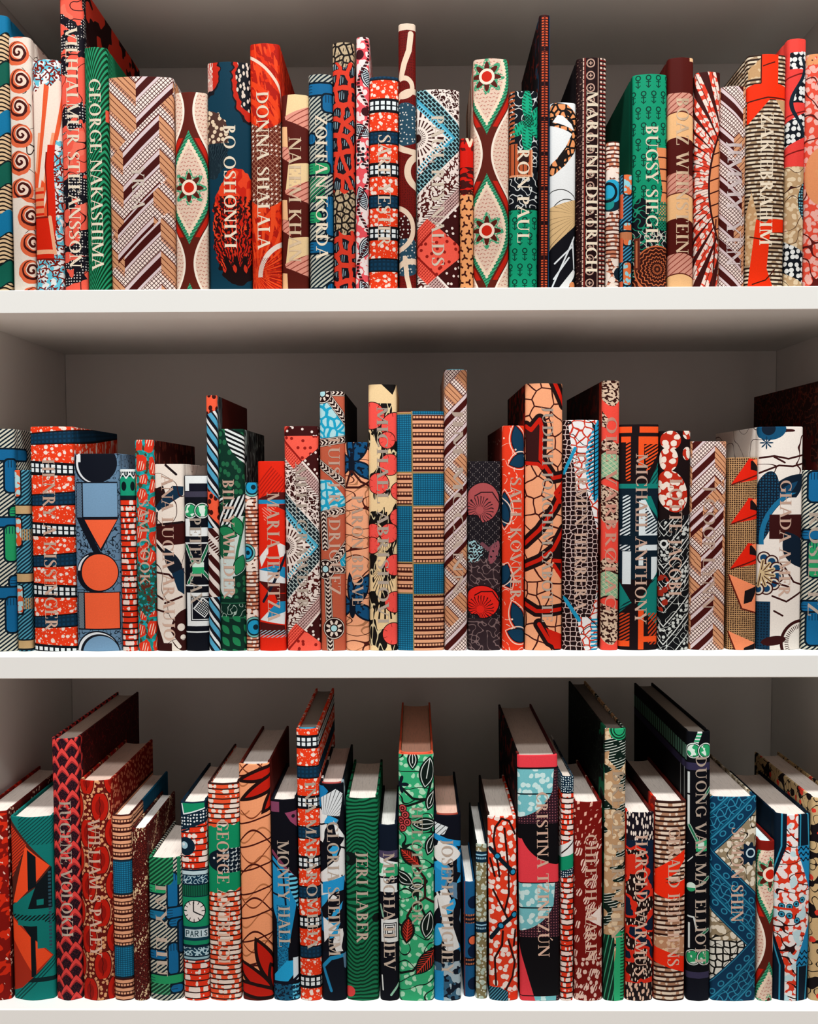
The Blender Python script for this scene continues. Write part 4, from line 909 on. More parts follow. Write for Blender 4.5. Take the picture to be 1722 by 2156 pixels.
@pat
def b13(u, v):
    c = shards(u, v, 2.)
    c.on(poly(u, v, (2, 30), (36, 10), (52, 22), (44, 70), (6, 66)), C('#cfd3d4').on(lt(mod(ang(u, v, 8, 90) * 9, 1.), .16), '#0d0f16'))
    c.on(poly(u, v, (30, 78), (58, 120), (36, 112)), '#dfe0dd').on(poly(u, v, (4, 190), (52, 150), (58, 190), (10, 226)), '#dcdcd9').on(poly(u, v, (4, 214), (56, 200), (50, 232), (4, 238)), '#2190c8').on(poly(u, v, (4, 290), (34, 312), (6, 346)), '#dfe0dd')
    c.on(gt(v, 366), C('#0b101c').on(path(u, v, [(2, 400), (20, 380), (54, 374)], 4), '#1f86b4').on(path(u, v, [(4, 402), (20, 452)], 3), '#1f7fae').on(path(u, v, [(52, 376), (54, 400)], 5), '#5c7f99'))
    return c.on(gt(u, 60), C('#101a24').on(gt(noise(u, v * .5, .05, 3.), .53), '#8fa0a8').on(gt(u, 90), '#0d1014'))
@pat
def b14(u, v):
    w = sn(u * .083 + 2.4) * 24 * (sn((v - 40) * .0155 + .2) * -.95) + ab(mod(u + 4, 74.) - 34) * .7 * sn(v * .0155 - .6)
    c = waves(u, v, v + w + u * .1, 10.2, .46, '#17714a', '#05301d')
    return c.on(mx(circ(u, v, 8, 132, 15), circ(u, v, 66, 262, 10)), '#0a1512').on(circ(u, v, 6, 424, 12), '#d8413f').on(circ(u, v, 0, 132, 7), '#123f2a')
@pat
def b15(u, v):
    w, k = '#d9dcd9', '#0a0b14'
    c = C(k).on(lt(v, 56), '#0b1422').on(bt(v, 56, 72), '#453c55').on(poly(u, v, (0, 70), (44, 84), (44, 96), (0, 82)), w)
    c.on(bt(v, 84, 112), C('#2a9a66').on(gt(noise(u, v, .05, 3.), .52), '#cfe4d6')).on(box(u, v, 2, 116, 40, 146), w).on(box(u, v, 16, 118, 46, 128), k).on(path(u, v, [(6, 142), (40, 146)], 2), w)
    c.on(box(u, v, 3, 206, 42, 256), w)
    for r in (16.5, 12.5, 7.5): c.on(lt(mx(ab(u - 23) * 1.1, ab(v - 230)), r), k).on(lt(mx(ab(u - 23) * 1.1, ab(v - 230)), r - 2.2), w)
    return c.on(path(u, v, [(2, 175), (8, 200)], 2), '#7fae94').on(path(u, v, [(4, 330), (6, 362)], 1.5), w).on(path(u, v, [(24, 372), (42, 350)], 2.5), '#8fbfa4').on(lt(u, -3), '#0d1110')
@pat
def b16(u, v):
    K = '#0c1814'
    c = C('#32a46f').on(batik(u, v, 17., .3, 3., 6.), '#a6d6b4').on(lt(ab(noise(u * .7, v, .03, 8., 0.) - .5), .017), K)
    for p in ([(78, 10), (70, 60), (60, 98), (20, 112), (0, 114)], [(4, 72), (30, 96), (60, 100)], [(38, 245), (56, 270), (56, 312), (30, 330), (18, 352), (16, 380)], [(56, 312), (78, 326)], [(0, 480), (30, 472), (54, 440), (70, 425)], [(46, 330), (60, 360), (60, 380)]): c.on(path(u, v, p, 2.6), '#2e1712' if p[0][1] > 240 and p[0][1] < 330 else K)
    for x, y, d, L, red in ((30, 12, 90, 20, 0), (62, 40, 100, 34, 0), (70, 100, 110, 22, 0), (56, 152, 180, 26, 0), (70, 196, 110, 24, 0), (24, 224, 40, 28, 1), (38, 288, 170, 16, 0), (62, 372, 100, 30, 0), (18, 384, 95, 28, 1), (60, 452, -50, 38, 2), (8, 270, 30, 26, 0)):
        f = leaf(u, v, x, y, d, L, L * .48); p, q = rot(u, v, x, y, d)
        c.on(gt(f, -2.5 + (2 if red == 2 else 0)), K)
        if red: c.on(gt(f, 2 + 4 * (red == 2)), '#4d120f' if red == 1 else K).on(gt(f, 3) * mx(lt(ab(q), 1.1), lt(mod(p + ab(q) * 1.1, 7.), 1.8)), '#cf3a2a')
        else: c.on(bt(f, 1.6, 3.4), '#d3dbd4').on(gt(f, 3) * lt(ab(q), .9) * lt(p, L * .4), '#d3dbd4')
    for x, y in ((8, 118), (14, 132), (4, 144), (18, 148), (8, 160)): c.on(circ(u, v, x, y, 9.5), '#3c1110').on(ring(u, v, x, y, 6, 1.3), '#c4474a').on(circ(u, v, x, y, 2), '#c4474a')
    th = ang(u, v, 2, 66); return c.on(lt(dist(u, v, 2, 66) - 13 - cs(th * 5) * 7, 0), '#0b1420').on(lt(v, 1), '#d2553a')
@pat
def b17(u, v):
    c = shards(u, v, 7.).on(lt(v, 48), C('#0a0c16').on(poly(u, v, (0, 14), (30, 24), (22, 40), (2, 46)), '#cfd4d4').on(lt(mod(u + v, 11.), 2) * lt(u, 26), '#0a0c16'))
    c.on(gt(leaf(u, v, 24, 82, 6, 36, 22), 0), '#dcdad4').on(path(u, v, [(2, 46), (30, 56), (56, 62)], 6), '#1c84bc').on(poly(u, v, (2, 160), (22, 190), (40, 262), (20, 240)), '#d9d9d4').on(poly(u, v, (8, 246), (40, 240), (56, 290), (30, 300)), '#d4d6d3')
    c.on(poly(u, v, (0, 112), (30, 128), (20, 160), (0, 170)), '#1d86be')
    return c.on(gt(v, 320), C('#0c1422').on(gt(noise(u, v, .07, 3.), .5), '#345a72').on(gt(noise(u, v, .06, 6.), .56), '#9fb2ba').on(lt(u, 20) * gt(v, 340), '#1d86be'))
@pat
def b18(u, v):
    c = C('#14507a')
    for y in (46, 154, 226): c.on(circ(u, v, 22, y, 14), '#0a1830')
    c.on(circ(u, v, 20, 130, 12), '#0a1830').on(circ(u, v, 20, 130, 9), '#d2603c')
    return c.on(mx(bt(v, 72, 92), bt(v, 168, 186)), C('#0a1526').on(lt(mod(v, 9.), 4) * lt(mod(u, 4.), 2), '#cf7a4a')).on(lt(ab(u - 1), 1.2), '#8a3a2a')
@pat
def b19(u, v):
    c = C('#7a6f4c').on(batik(u, v, 15., .34, 4.), '#a9b8a8').on(batik(u, v, 9., .24, 2.), '#c9cdbd')
    for y in (22, 176): c.on(bt(v, y - 6, y + 18), '#0b2638').on(bt(v, y, y + 3), '#8fc0d4').on(bt(v, y + 7, y + 11) * lt(mod(u, 4.), 2.4), '#8fc0d4')
    return c.on(gt(u, 24), '#10202c').on(lt(u, -2), '#141816')
@pat
def b20(u, v):
    c = C('#d83a1e').on(batik(u, v, 15., .38, 4., 5.), '#ead8cd')
    K = '#2c0d0c'
    for p in ([(30, 4), (16, 24), (12, 52), (22, 110), (24, 130)], [(30, 4), (46, 10), (60, 40)], [(36, 26), (44, 120), (44, 170), (34, 208), (10, 160)], [(4, 92), (14, 130)], [(30, 250), (28, 280), (12, 310), (14, 370)], [(42, 270), (56, 320), (50, 352), (26, 396)], [(58, 250), (54, 284)], [(34, 208), (40, 222)]): c.on(path(u, v, p, 2.3), K)
    for p in ([(4, 70), (20, 86), (54, 122)], [(4, 266), (26, 238), (56, 216)]):
        c.on(path(u, v, p, 4.5), '#0a1822')
        for x, y in p[1:]: c.on(circ(u, v, x, y, 8), '#0a1822').on(circ(u, v, x, y, 5), '#2389b4')
    return c.on(lt(v, 320) * lt(u, -2), '#241411').on(gt(v, 374) * lt(u, 40) * gt(v, 360 + u * .6), C('#0d2a38').on(hat(u, v, 40, 5., .35), '#4f93a8')).on(gt(v, 385) * gt(u, 44), '#e03418')
@pat
def b21(u, v):
    K, Rd, Mv = '#0b090d', '#dc3b45', C('#2d1620').on(lt(vor(u, v, 6., 1., .15), .2), '#96565c')
    cy = C('#6fb6bc').on(batik(u, v, 16., .36, 3.), '#c3dfdc')
    m = mod(v - 30, 248.)
    c = C(K).on(lt(m, 118), Mv)
    c.on(lt(m, 106) * mx(lt(u, 64) * lt(m, 36), lt(dist(u, m, -8, 16), 88)) * gt(u, -2) * lt(u, 78 - m * .08), cy).on(bt(m, 52, 55) * lt(dist(u, m, -8, 16), 88), '#0c1a20')
    c.on(bt(m, 150, 248) * gt(m, 150 + 0) * gt(dist(u, m, 92, 118), 90) * lt(v, 300), Rd).on(lt(u, (v - 420) * .28), Rd)
    c.on(bt(m, 226, 246) * lt(v, 300), Rd).on(gt(m, 246), '#10090d')
    c.on(lt(v, 26), Rd).on(bt(v, 26, 30), '#120a0d')
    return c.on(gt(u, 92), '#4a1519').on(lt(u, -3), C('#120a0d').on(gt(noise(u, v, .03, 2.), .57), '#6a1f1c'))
@pat
def b22(u, v):
    c = brickrow(u, v, 11.5, '#dd3418', '#ead6cc', '#2a100f', .26, 8., .5, 9.)
    d = C('#0b2436').on(lt(vor(u, v, 5., 2., .4), .26), '#cfdfe2')
    return c.on(lt(v, 36), d).on(bt(v + u * .5, 150, 186), '#dfe0dc').on(bt(v + u * .3, 176, 206), '#0f8a62').on(bt(v + u * .3, 206, 222), d).on(path(u, v, [(0, 168), (30, 140)], 1.4), '#2a100f')
@pat
def b23(u, v):
    c = C('#6f100b')
    c.on(gt(v, 300) + lt(v, 40) * 1.0, '#6f100b').on(lt(v, 90) * lt(mod(ang(u, v, 10, 140) * 5 + fl(v * .06) * .37, 1.), .2) * lt(mod(v + u * .4, 15.), 8), '#d9a893')
    r = fl(v * (1 / 26.)); a, b = rot(u, v, 0, 0, 20); k = lt(vor(a, b * .7, 21., 4., .9), .3)
    th = mod(a * .22 + b * .05, 1.)
    c.on(gt(v, 84) * k * lt(mod(a + noise(u, v, .06, 3.) * 8, 5.2), 3) * gt(noise(u, v, .022, 5.), .38), '#e0c0b0')
    return c.on(poly(u, v, (26, 254), (60, 226), (60, 274)), '#e2d3c8').on(gt(v, 340) * lt(vor(u, v * .7, 11., 3.), .3), '#dcb9aa')
@pat
def b24(u, v):
    K = '#0b2018'
    c = C('#b28c66').on(batik(u, v, 15., .36, 3.), '#d8bf9c')
    blk = mx(gt(noise(u, v * 1.3, .03, 6., 1.), .55), lt(v, 90) * gt(u + v * .1, 14) * gt(90 - v, ab(u - 30)))
    c.on(blk, C('#0a1c15').on(lt(mod(v + u * .3, 6.), 1.6) * gt(noise(u, v, .04, 2.), .46), '#cdd3c8'))
    c.on(circ(u, v, 30, 2, 22), '#239c68').on(ring(u, v, 30, 2, 18, 1.5) + ring(u, v, 30, 2, 12, 1.2), '#0a241a')
    c.on(gt(v, 440) * gt(u, 18 + sn(v * .03) * 8), C('#2aa86f').on(gt(u, 36) * lt(mod(v, 7.), 3), '#0d4a33')).on(gt(v, 448) * lt(u, 22), C('#0a2b1e').on(lt(mod(u + v * .2, 9.), 2), '#3c9c72'))
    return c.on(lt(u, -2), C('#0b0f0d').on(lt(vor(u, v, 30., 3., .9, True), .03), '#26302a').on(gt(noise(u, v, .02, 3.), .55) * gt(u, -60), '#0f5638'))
@pat
def b25(u, v):
    a, b = wob(u, v, 8., .06, 3.); n = noise(a, b, .022, 5., 1.)
    c = C('#0d1c30').on(gt(n, .5), C('#1a0d0d').on(lt(vor(u * 1.6, v * .55, 9., 3.), .22), '#e2cdb9')).on(bt(n, .45, .525), '#cf2a17').on(lt(v, 60) * gt(v + ab(u - 28) * .3, 0), C('#141018').on(lt(vor(u * 1.6, v * .55, 9., 3.), .31), '#e2d2c4'))
    c.on(ell(u, v, 14, 112, 22, 22), '#c92a17').on(gt(v, 372), C('#1a1013').on(lt(vor(u * 1.4, v * .6, 9., 6.), .33), '#dcb49c'))
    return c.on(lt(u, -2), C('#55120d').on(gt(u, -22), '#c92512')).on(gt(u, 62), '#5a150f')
@pat
def b26(u, v):
    c = brickrow(u, v, 10.3, '#a1755a', '#dcc6b0', '#2e1611', .42, 10., .5, 4.)
    R = '#e62a0d'
    c.on(poly(u, v, (-2, 150), (64, 106), (64, 128), (30, 176), (-2, 176)), R).on(bt(v + sn(u * .045) * -10, 168, 202) * gt(v, 140) , R).on(bt(v - u * .05, 294, 330), C('#b58462').on(batik(u, v, 12., .35, 3.), '#d9b894'))
    c.on(bt(v - u * .35, 318, 352), R).on(poly(u, v, (20, 168), (64, 146), (64, 170), (40, 176)), brickrow(u, v, 8., '#a1755a', '#dcc6b0', '#2e1611', .42, 10., .5, 4.))
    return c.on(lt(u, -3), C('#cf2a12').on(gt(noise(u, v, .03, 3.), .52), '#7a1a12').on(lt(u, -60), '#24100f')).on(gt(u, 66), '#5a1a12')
@pat
def b27(u, v):
    w, k = '#cfd6d2', '#08090f'
    c = C(k).on(lt(u, -2), C('#08090c').on(bt(v, 30, 62) * gt(vor(u, 45., 22., 1., .2), .0) * lt(ab(mod(u, 18.) - 9), 6), '#4f7a68').on(bt(v, 78, 260) * lt(mod(u, 24.), 3) * gt(u, -60), '#8d9492'))
    c.on(path(u, v, [(26, 0), (18, 22)], 5), C('#2a9a66').on(lt(mod(v, 7.), 3), w))
    glass(glass(c, u, v, 12, 40, 13), u, v, 38, 40, 13)
    c.on(bt(v, 66, 82), '#2e2a44').on(box(u, v, 0, 86, 5, 132), w).on(box(u, v, 0, 136, 5, 200), w).on(box(u, v, 0, 240, 12, 300) * lt(mod(v + u, 40.), 3), w)
    for a, b in (((4, 202), (20, 234)), ((50, 122), (34, 142)), ((46, 316), (30, 330)), ((46, 430), (30, 440))): c.on(path(u, v, [a, b], 3.6), '#9fb8aa').on(path(u, v, [a, b], 2), '#1d6a48')
    c.on(box(u, v, 18, 232, 42, 258), C('#2ba068').on(bt(v, 238, 252) * bt(u, 22, 36), '#cfe4d6')).on(circ(u, v, 8, 336, 10), C('#cfe4d6').on(gt(v, 338), '#2a9a66')).on(path(u, v, [(2, 400), (14, 402), (20, 430)], 1.8), w).on(box(u, v, 2, 414, 6, 470), w)
    glass(glass(c, u, v, 12, 490, 14), u, v, 38, 490, 14)
    return c.on(bt(v, 522, 536), '#35314c').on(gt(v, 537), '#0b0d18')
@pat
def b28(u, v):
    B_, L_ = '#0b3350', '#2a7f9c'
    tn = C('#8d7d62').on(batik(u, v, 14., .4, 2.), '#d9cfba').on(gt(v, 300) * gt(v, 312), C('#12110f').on(gt(vor(u, v, 15., 3., .5, True), .12), '#d6d4c8'))
    c = tn.on(lt(ab(noise(u, v, .03, 3., 0.) - .5), .012), '#15120f')
    c.on(lt(dist(u, v, 82, 124) - 22 - cs(ang(u, v, 82, 124) * 9) * 4, 0), '#0a1f33').on(ring(u, v, 84, 122, 9, 1.6), '#bcd6de')
    def bandf(f, q, w):                                               # a vine band: f across, q along
        m = lt(ab(f), w)
        c.on(m, B_).on(mx(bt(ab(f), w - 4, w - 2.4), lt(ab(ab(f) - 20), 1.6)), L_).on(lt(ab(ab(f) - 16), 1.2), '#0b5a78')
        c.on(lt(ab(f), 15) * mx(lt(ab(mod(q, 16.) - 8 - sn(f * .2) * 2), 1.2), lt(ab(f - sn(q * .2) * 3), 1.2), lt(ab(ab(f) - 11 - sn(q * .2) * 2), 1.)), L_)
        y = mod(q, 26.) - 13; f2 = ab(f) - 29
        c.on(m * lt(ab(sq(f2 * f2 + y * y * .6) - 5), 1.1) * gt(ab(f), 21), L_)
    bandf((v + u - 62) * .707, (v - u) * .707, 46)
    bandf((v - u - 180) * .707, (v + u) * .707, 48)
    bandf((v + u - 470) * .707, (v - u) * .707, 50)
    return c
@pat
def b29(u, v): return ogee(u, v, 24., 72., 300., 50.).on(lt(v, 20), '#7a160f')
@pat
def b30(u, v):
    N, L_, B_ = '#071726', '#2e8aa8', '#1c80b0'
    c = C('#d5381f').on(batik(u, v, 13., .5, 3., 5.), '#e6dfdb').on(lt(ab(noise(u * .5, v, .04, 4., 0.) - .5), .02), '#2c0f10').on(gt(noise(u, v, .03, 8.), .6), '#b9d5da')
    y = v - 200
    e1 = 18 - ab(y) * -.0 ; k = ab(y)
    side = lambda x: mx(lt(x, 20 - mx(120 - k, 0) * .3), 0)
    c.on(lt(u, 22 - mx(130 - k, 0) * .34), C(N).on(lt(ab(u - 12 + mx(130 - k, 0) * .3), 1.6), L_))
    rr = 60 - u + mx(70 - ab(k - 110), 0) * .0
    edge = 46 + mx(120 - k, 0) * .36
    c.on(gt(u, edge), C(B_).on(mx(lt(k, 0), gt(k, 132)), N).on(bt(k, 96, 132) * lt(mod(v + sn(u * .5) * 3, 12.), 4), N).on(lt(ab(u - edge - 5), 1.5) * gt(k, 130), L_).on(lt(ab(u - 74 + (k - 130) * .06), 1.6) * gt(k, 128), L_))
    for x, yy in ((14, 196), (30, 196), (44, 190), (14, 214), (30, 216), (46, 226), (58, 182)): c.on(circ(u, v, x, yy + 4, 7), '#0a2030').on(ring(u, v, x, yy + 4, 4, 1.5), L_)
    return c.on(bt(v, 203, 208) * lt(u, 50), '#d5381f')
@pat
def b31(u, v):
    c = C('#c7a97a').on(gt(noise(u, v, .03, 3.), .57), '#171012').on(lt(ab(noise(u, v, .045, 5., 0.) - .5), .02), '#17100f').on(batik(u, v, 44., .16, 2.), '#d93a2a')
    return c
# ------------------------------------------------------------------ mesh helpers
def new_obj(name, verts, faces, mats, parent=None, uvs=None, smooth=None, fmat=None):
    me = bpy.data.meshes.new(name); me.from_pydata(verts, [], faces)
    for m in mats: me.materials.append(m)
    if uvs is not None:
        l = me.uv_layers.new(name='UVMap'); l.data.foreach_set('uv', [c for f in faces for i in f for c in uvs[i]])
    if fmat: me.polygons.foreach_set('material_index', fmat)
    if smooth is not None:
        me.polygons.foreach_set('use_smooth', [True] * len(me.polygons)); me.set_sharp_from_angle(angle=smooth)
    me.update()
    o = bpy.data.objects.new(name, me); COL.objects.link(o)
    if parent: o.parent = parent
    return o
def bevel_box(name, x0, y0, z0, x1, y1, z1, mat, parent, b=0.0012):
    V, Fc = [], []
    for z, i in ((z0, b), (z0 + b, 0), (z1 - b, 0), (z1, b)):
        for x, y in ((x0 + i + b, y0 + i), (x1 - i - b, y0 + i), (x1 - i, y0 + i + b), (x1 - i, y1 - i - b), (x1 - i - b, y1 - i), (x0 + i + b, y1 - i), (x0 + i, y1 - i - b), (x0 + i, y0 + i + b)):
            V.append((x, y, z))
    for k in range(3):
        for j in range(8): Fc.append((k * 8 + j, k * 8 + (j + 1) % 8, (k + 1) * 8 + (j + 1) % 8, (k + 1) * 8 + j))
    Fc.append(tuple(range(7, -1, -1))); Fc.append(tuple(range(24, 32)))
    return new_obj(name, V, Fc, [mat], parent, smooth=radians(40))

# ------------------------------------------------------------------ bookcase
def paint():
    global NT
    m, b = new_mat('white_paint', .42, .35); NT = m.node_tree
    g = NT.nodes.new('ShaderNodeNewGeometry'); s = NT.nodes.new('ShaderNodeSeparateXYZ'); NT.links.new(g.outputs['Position'], s.inputs[0])
    CSE.clear(); x, z = X(s.outputs[0], ('x',)), X(s.outputs[2], ('z',))
    n = noise(x, z, 9., 2., 3.)
    c = C('#eeefea').on(n * .25, '#e4e3df'); NT.links.new(c.c, b.inputs['Base Color'])
    return m
WP = paint()
case = bpy.data.objects.new('bookcase', None); COL.objects.link(case)
case['label'] = 'white painted bookcase with open shelves filled with cloth-covered books'; case['category'] = 'bookcase'
FZ = -0.93                                  # the floor, below the frame
case.location = (0, 0, FZ); ZB = -FZ
for k in range(-2, 4):
    bevel_box('shelf', XL + .0002, 0, k * PITCH - TB + ZB, XR - .0002, DEPTH - .0002, k * PITCH + ZB, WP, case, .0008)
bevel_box('side_panel', XL - .022, 0, 0, XL, DEPTH + .012, 3 * PITCH + .02 + ZB, WP, case)
bevel_box('side_panel', XR, 0, 0, XR + .022, DEPTH + .012, 3 * PITCH + .02 + ZB, WP, case)
bevel_box('back_panel', XL + .0002, DEPTH, 0, XR - .0002, DEPTH + .012, 3 * PITCH + .02 + ZB, WP, case)
bevel_box('plinth', XL + .0002, .03, 0, XR - .0002, .048, -2 * PITCH - TB + ZB - .0004, WP, case)
def boards():
    global NT
    m, b = new_mat('floor_oak', .5, .3); NT = m.node_tree
    g = NT.nodes.new('ShaderNodeNewGeometry'); s = NT.nodes.new('ShaderNodeSeparateXYZ'); NT.links.new(g.outputs['Position'], s.inputs[0])
    CSE.clear(); x, y = X(s.outputs[0], ('x',)), X(s.outputs[1], ('y',)); r = fl(x * (1 / .14))
    c = C('#d8c6bc').on(rnd(r, fl(y * .8 + r * .37)), '#cbb6aa').on(noise(x * 18., y, 3., 2., 3.) * .5, '#bfa597').on(mx(lt(mod(x, .14), .003), lt(mod(y * .8 + r * .37, 1.), .003)), '#7d685c')
    NT.links.new(c.c, b.inputs['Base Color']); return m
fo = new_obj('floor', [(-2.2, -4, FZ - .02), (2.2, -4, FZ - .02), (2.2, .316, FZ - .02), (-2.2, .316, FZ - .02), (-2.2, -4, FZ), (2.2, -4, FZ), (2.2, .316, FZ), (-2.2, .316, FZ)],
             [(3, 2, 1, 0), (4, 5, 6, 7), (0, 1, 5, 4), (1, 2, 6, 5), (2, 3, 7, 6), (3, 0, 4, 7)], [boards()])
fo['kind'] = 'structure'

# ------------------------------------------------------------------ serif capitals as pen strokes: (x, y, pen width) with cap height 1
K_, T_ = .155, .062
def stem(x, w=K_, y0=0., y1=1., s0=1, s1=1, h=.15):
    r = [[(x, y0, w), (x, y1, w)]]
    if s0: r.append([(x - h, y0 + .022, .045), (x + h, y0 + .022, .045)])
    if s1: r.append([(x - h, y1 - .022, .045), (x + h, y1 - .022, .045)])
    return r
def arc(cx, cy, rx, ry, a0, a1, thick=K_, thin=T_, n=14):
    out = []
    for i in range(n + 1):
        a = radians(a0 + (a1 - a0) * i / n); w = thin + (thick - thin) * abs(cos(a)) ** 1.5
        out.append((cx + (rx - w / 2) * cos(a), cy + (ry - w / 2) * sin(a), w))
    return out
def ser(x, y, h=.13): return [(x - h, y, .045), (x + h, y, .045)]
def tick(x, y0, y1): return [(x, y0, .05), (x, y1, .05)]
B0, B1 = .022, .978
GL = {
 'A': (.74, [[(.09, 0, T_), (.37, 1, T_)], [(.35, 1, K_), (.64, 0, K_)], [(.19, .33, .05), (.54, .33, .05)], ser(.09, B0), ser(.64, B0)]),
 'B': (.62, stem(.19) + [arc(.24, .75, .25, .25, 90, -90), arc(.24, .26, .31, .26, 90, -90), [(.19, .515, .05), (.27, .515, .05)], [(.19, B1, .05), (.25, B1, .05)], [(.19, B0, .05), (.25, B0, .05)]]),
 'C': (.74, [arc(.42, .5, .37, .51, 48, 312), tick(.66, .7, .96), tick(.66, .08, .24)]),
 'D': (.8, stem(.19) + [arc(.29, .5, .45, .5, 90, -90), [(.19, B1, .05), (.3, B1, .05)], [(.19, B0, .05), (.3, B0, .05)]]),
 'E': (.64, stem(.19) + [[(.19, B1, .05), (.55, B1, .05)], [(.19, .52, .05), (.42, .52, .05)], [(.19, B0, .05), (.58, B0, .05)], tick(.55, .78, 1), tick(.58, 0, .23), tick(.42, .42, .62)]),
 'F': (.58, stem(.19) + [[(.19, B1, .05), (.53, B1, .05)], [(.19, .5, .05), (.4, .5, .05)], tick(.53, .78, 1), tick(.4, .4, .6)]),
 'G': (.8, [arc(.42, .5, .37, .51, 48, 315), tick(.66, .7, .96), [(.67, .06, K_), (.67, .44, K_)], ser(.66, .44, .14)]),
 'H': (.84, stem(.19) + stem(.65) + [[(.19, .52, .05), (.65, .52, .05)]]),
 'I': (.38, stem(.19)),
 'J': (.42, stem(.25, K_, .12, 1, 0, 1) + [[(.25, .14, .14), (.2, -.04, .1), (.09, -.1, .06)]]),
 'K': (.78, stem(.19) + [[(.62, 1, T_), (.24, .43, T_)], [(.33, .58, K_), (.67, 0, K_)], ser(.62, B1), ser(.67, B0)]),
 'L': (.62, stem(.19) + [[(.19, B0, .05), (.57, B0, .05)], tick(.57, 0, .25)]),
 'M': (.98, [[(.14, 0, T_), (.14, 1, T_)], [(.16, 1, K_), (.48, .06, K_)], [(.48, .04, T_), (.81, 1, T_)], [(.82, 0, K_), (.82, 1, K_)], ser(.14, B0), ser(.82, B0, .15), ser(.12, B1, .1), ser(.86, B1, .1)]),
 'N': (.84, [[(.14, 0, T_), (.14, 1, T_)], [(.15, 1, K_), (.69, .02, K_)], [(.69, 0, T_), (.69, 1, T_)], ser(.14, B0), ser(.11, B1, .1), ser(.69, B1)]),
 'O': (.84, [arc(.42, .5, .37, .51, 0, 360, n=24)]),
 'P': (.6, stem(.19) + [arc(.24, .72, .29, .28, 90, -90), [(.19, B1, .05), (.25, B1, .05)], [(.19, .465, .05), (.25, .465, .05)]]),
 'R': (.72, stem(.19) + [arc(.24, .73, .27, .27, 90, -90), [(.19, B1, .05), (.25, B1, .05)], [(.19, .485, .05), (.3, .485, .05)], [(.33, .48, .14), (.64, 0, .14)], ser(.64, B0, .09)]),
 'S': (.58, [[(.46, .8, .05), (.4, .94, .05), (.28, .985, .055), (.16, .92, .09), (.11, .79, .125), (.18, .66, .145), (.33, .53, .16), (.45, .39, .15), (.48, .22, .125), (.42, .08, .09), (.3, .015, .055), (.16, .05, .05), (.09, .2, .05)], tick(.465, .72, .98), tick(.09, .02, .27)]),
 'T': (.7, stem(.35, s1=0) + [[(.05, B1, .05), (.65, B1, .05)], tick(.06, .77, 1), tick(.64, .77, 1)]),
 'U': (.82, [[(.18, 1, K_), (.18, .3, K_), (.22, .12, .12), (.33, .02, .08), (.46, .02, .06), (.58, .1, .06), (.64, .28, .06), (.64, 1, .06)], ser(.18, B1, .15), ser(.64, B1)]),
 'V': (.76, [[(.11, 1, K_), (.4, 0, K_)], [(.4, .02, T_), (.66, 1, T_)], ser(.11, B1), ser(.66, B1)]),
 'W': (1.06, [[(.11, 1, K_), (.36, 0, K_)], [(.36, .02, T_), (.54, .8, T_)], [(.5, 1, K_), (.74, 0, K_)], [(.74, .02, T_), (.97, 1, T_)], ser(.11, B1), ser(.97, B1), ser(.5, B1, .1)]),
 'X': (.76, [[(.12, 1, K_), (.64, 0, K_)], [(.62, 1, T_), (.12, 0, T_)], ser(.12, B1), ser(.64, B0), ser(.62, B1, .1), ser(.12, B0, .1)]),
 'Y': (.74, [[(.1, 1, K_), (.38, .44, K_)], [(.64, 1, T_), (.38, .44, T_)], [(.37, 0, K_), (.37, .48, K_)], ser(.1, B1), ser(.64, B1), ser(.37, B0, .15)]),
 'Z': (.68, [[(.1, B1, .05), (.58, B1, .05)], [(.55, 1, K_), (.13, 0, K_)], [(.08, B0, .05), (.6, B0, .05)], tick(.1, .78, 1), tick(.6, 0, .23)]),
 ' ': (.34, []), '.': (.24, [[(.1, 0, .12), (.1, .12, .12)]]),
}
GL['Ø'] = (.84, GL['O'][1] + [[(.14, -.06, .05), (.7, 1.06, .05)]])
GL['Ú'] = (.82, GL['U'][1] + [[(.38, 1.08, .05), (.54, 1.3, .1)]])
def lettering(text, u0, u1, v0, v1, wpx, H, surf):
    """spine text reading downwards; u0/u1 baseline and cap line, v0/v1 its start and end in spine units"""
    adv = sum(GL[c][0] for c in text); cap = (u1 - u0); step = (v1 - v0) / adv
    V, Fc = [], []; pen = 0.; lay = 0
    for ch in text:
        a, strokes = GL[ch]
        for st in strokes:
            lay = (lay + 1) % 5; off = .00012 + lay * .000012
            st = [(p[0] + (q[0] - p[0]) * k / m, p[1] + (q[1] - p[1]) * k / m, p[2] + (q[2] - p[2]) * k / m) for p, q in zip(st, st[1:]) for m in [max(1, int(abs(q[1] - p[1]) / .11))] for k in range(m)] + [st[-1]]
            P2 = []
            for i, (x, y, w) in enumerate(st):
                p, q = st[max(i - 1, 0)], st[min(i + 1, len(st) - 1)]
                dx, dy = q[0] - p[0], q[1] - p[1]; l = sqrt(dx * dx + dy * dy) or 1
                nx, ny = -dy / l * w / 2, dx / l * w / 2
                P2 += [(x + nx, y + ny), (x - nx, y - ny)]
            b = len(V)
            for x, y in P2:
                u = u0 + y * cap; v = v0 + (pen + x) * step
                sx, sy = surf(u - wpx / 2); V.append((sx, sy - off, H - v * U))
            for i in range(len(st) - 1): Fc.append((b + 2 * i, b + 2 * i + 1, b + 2 * i + 3, b + 2 * i + 2))
        pen += a
    return V, Fc
FOILS = {}
def foil(h, metal):
    if h not in FOILS:
        m, b = new_mat('foil', .38, .5); b.inputs['Base Color'].default_value = lin(h); b.inputs['Metallic'].default_value = metal; FOILS[h] = m
    return FOILS[h]
PAPERS = {}
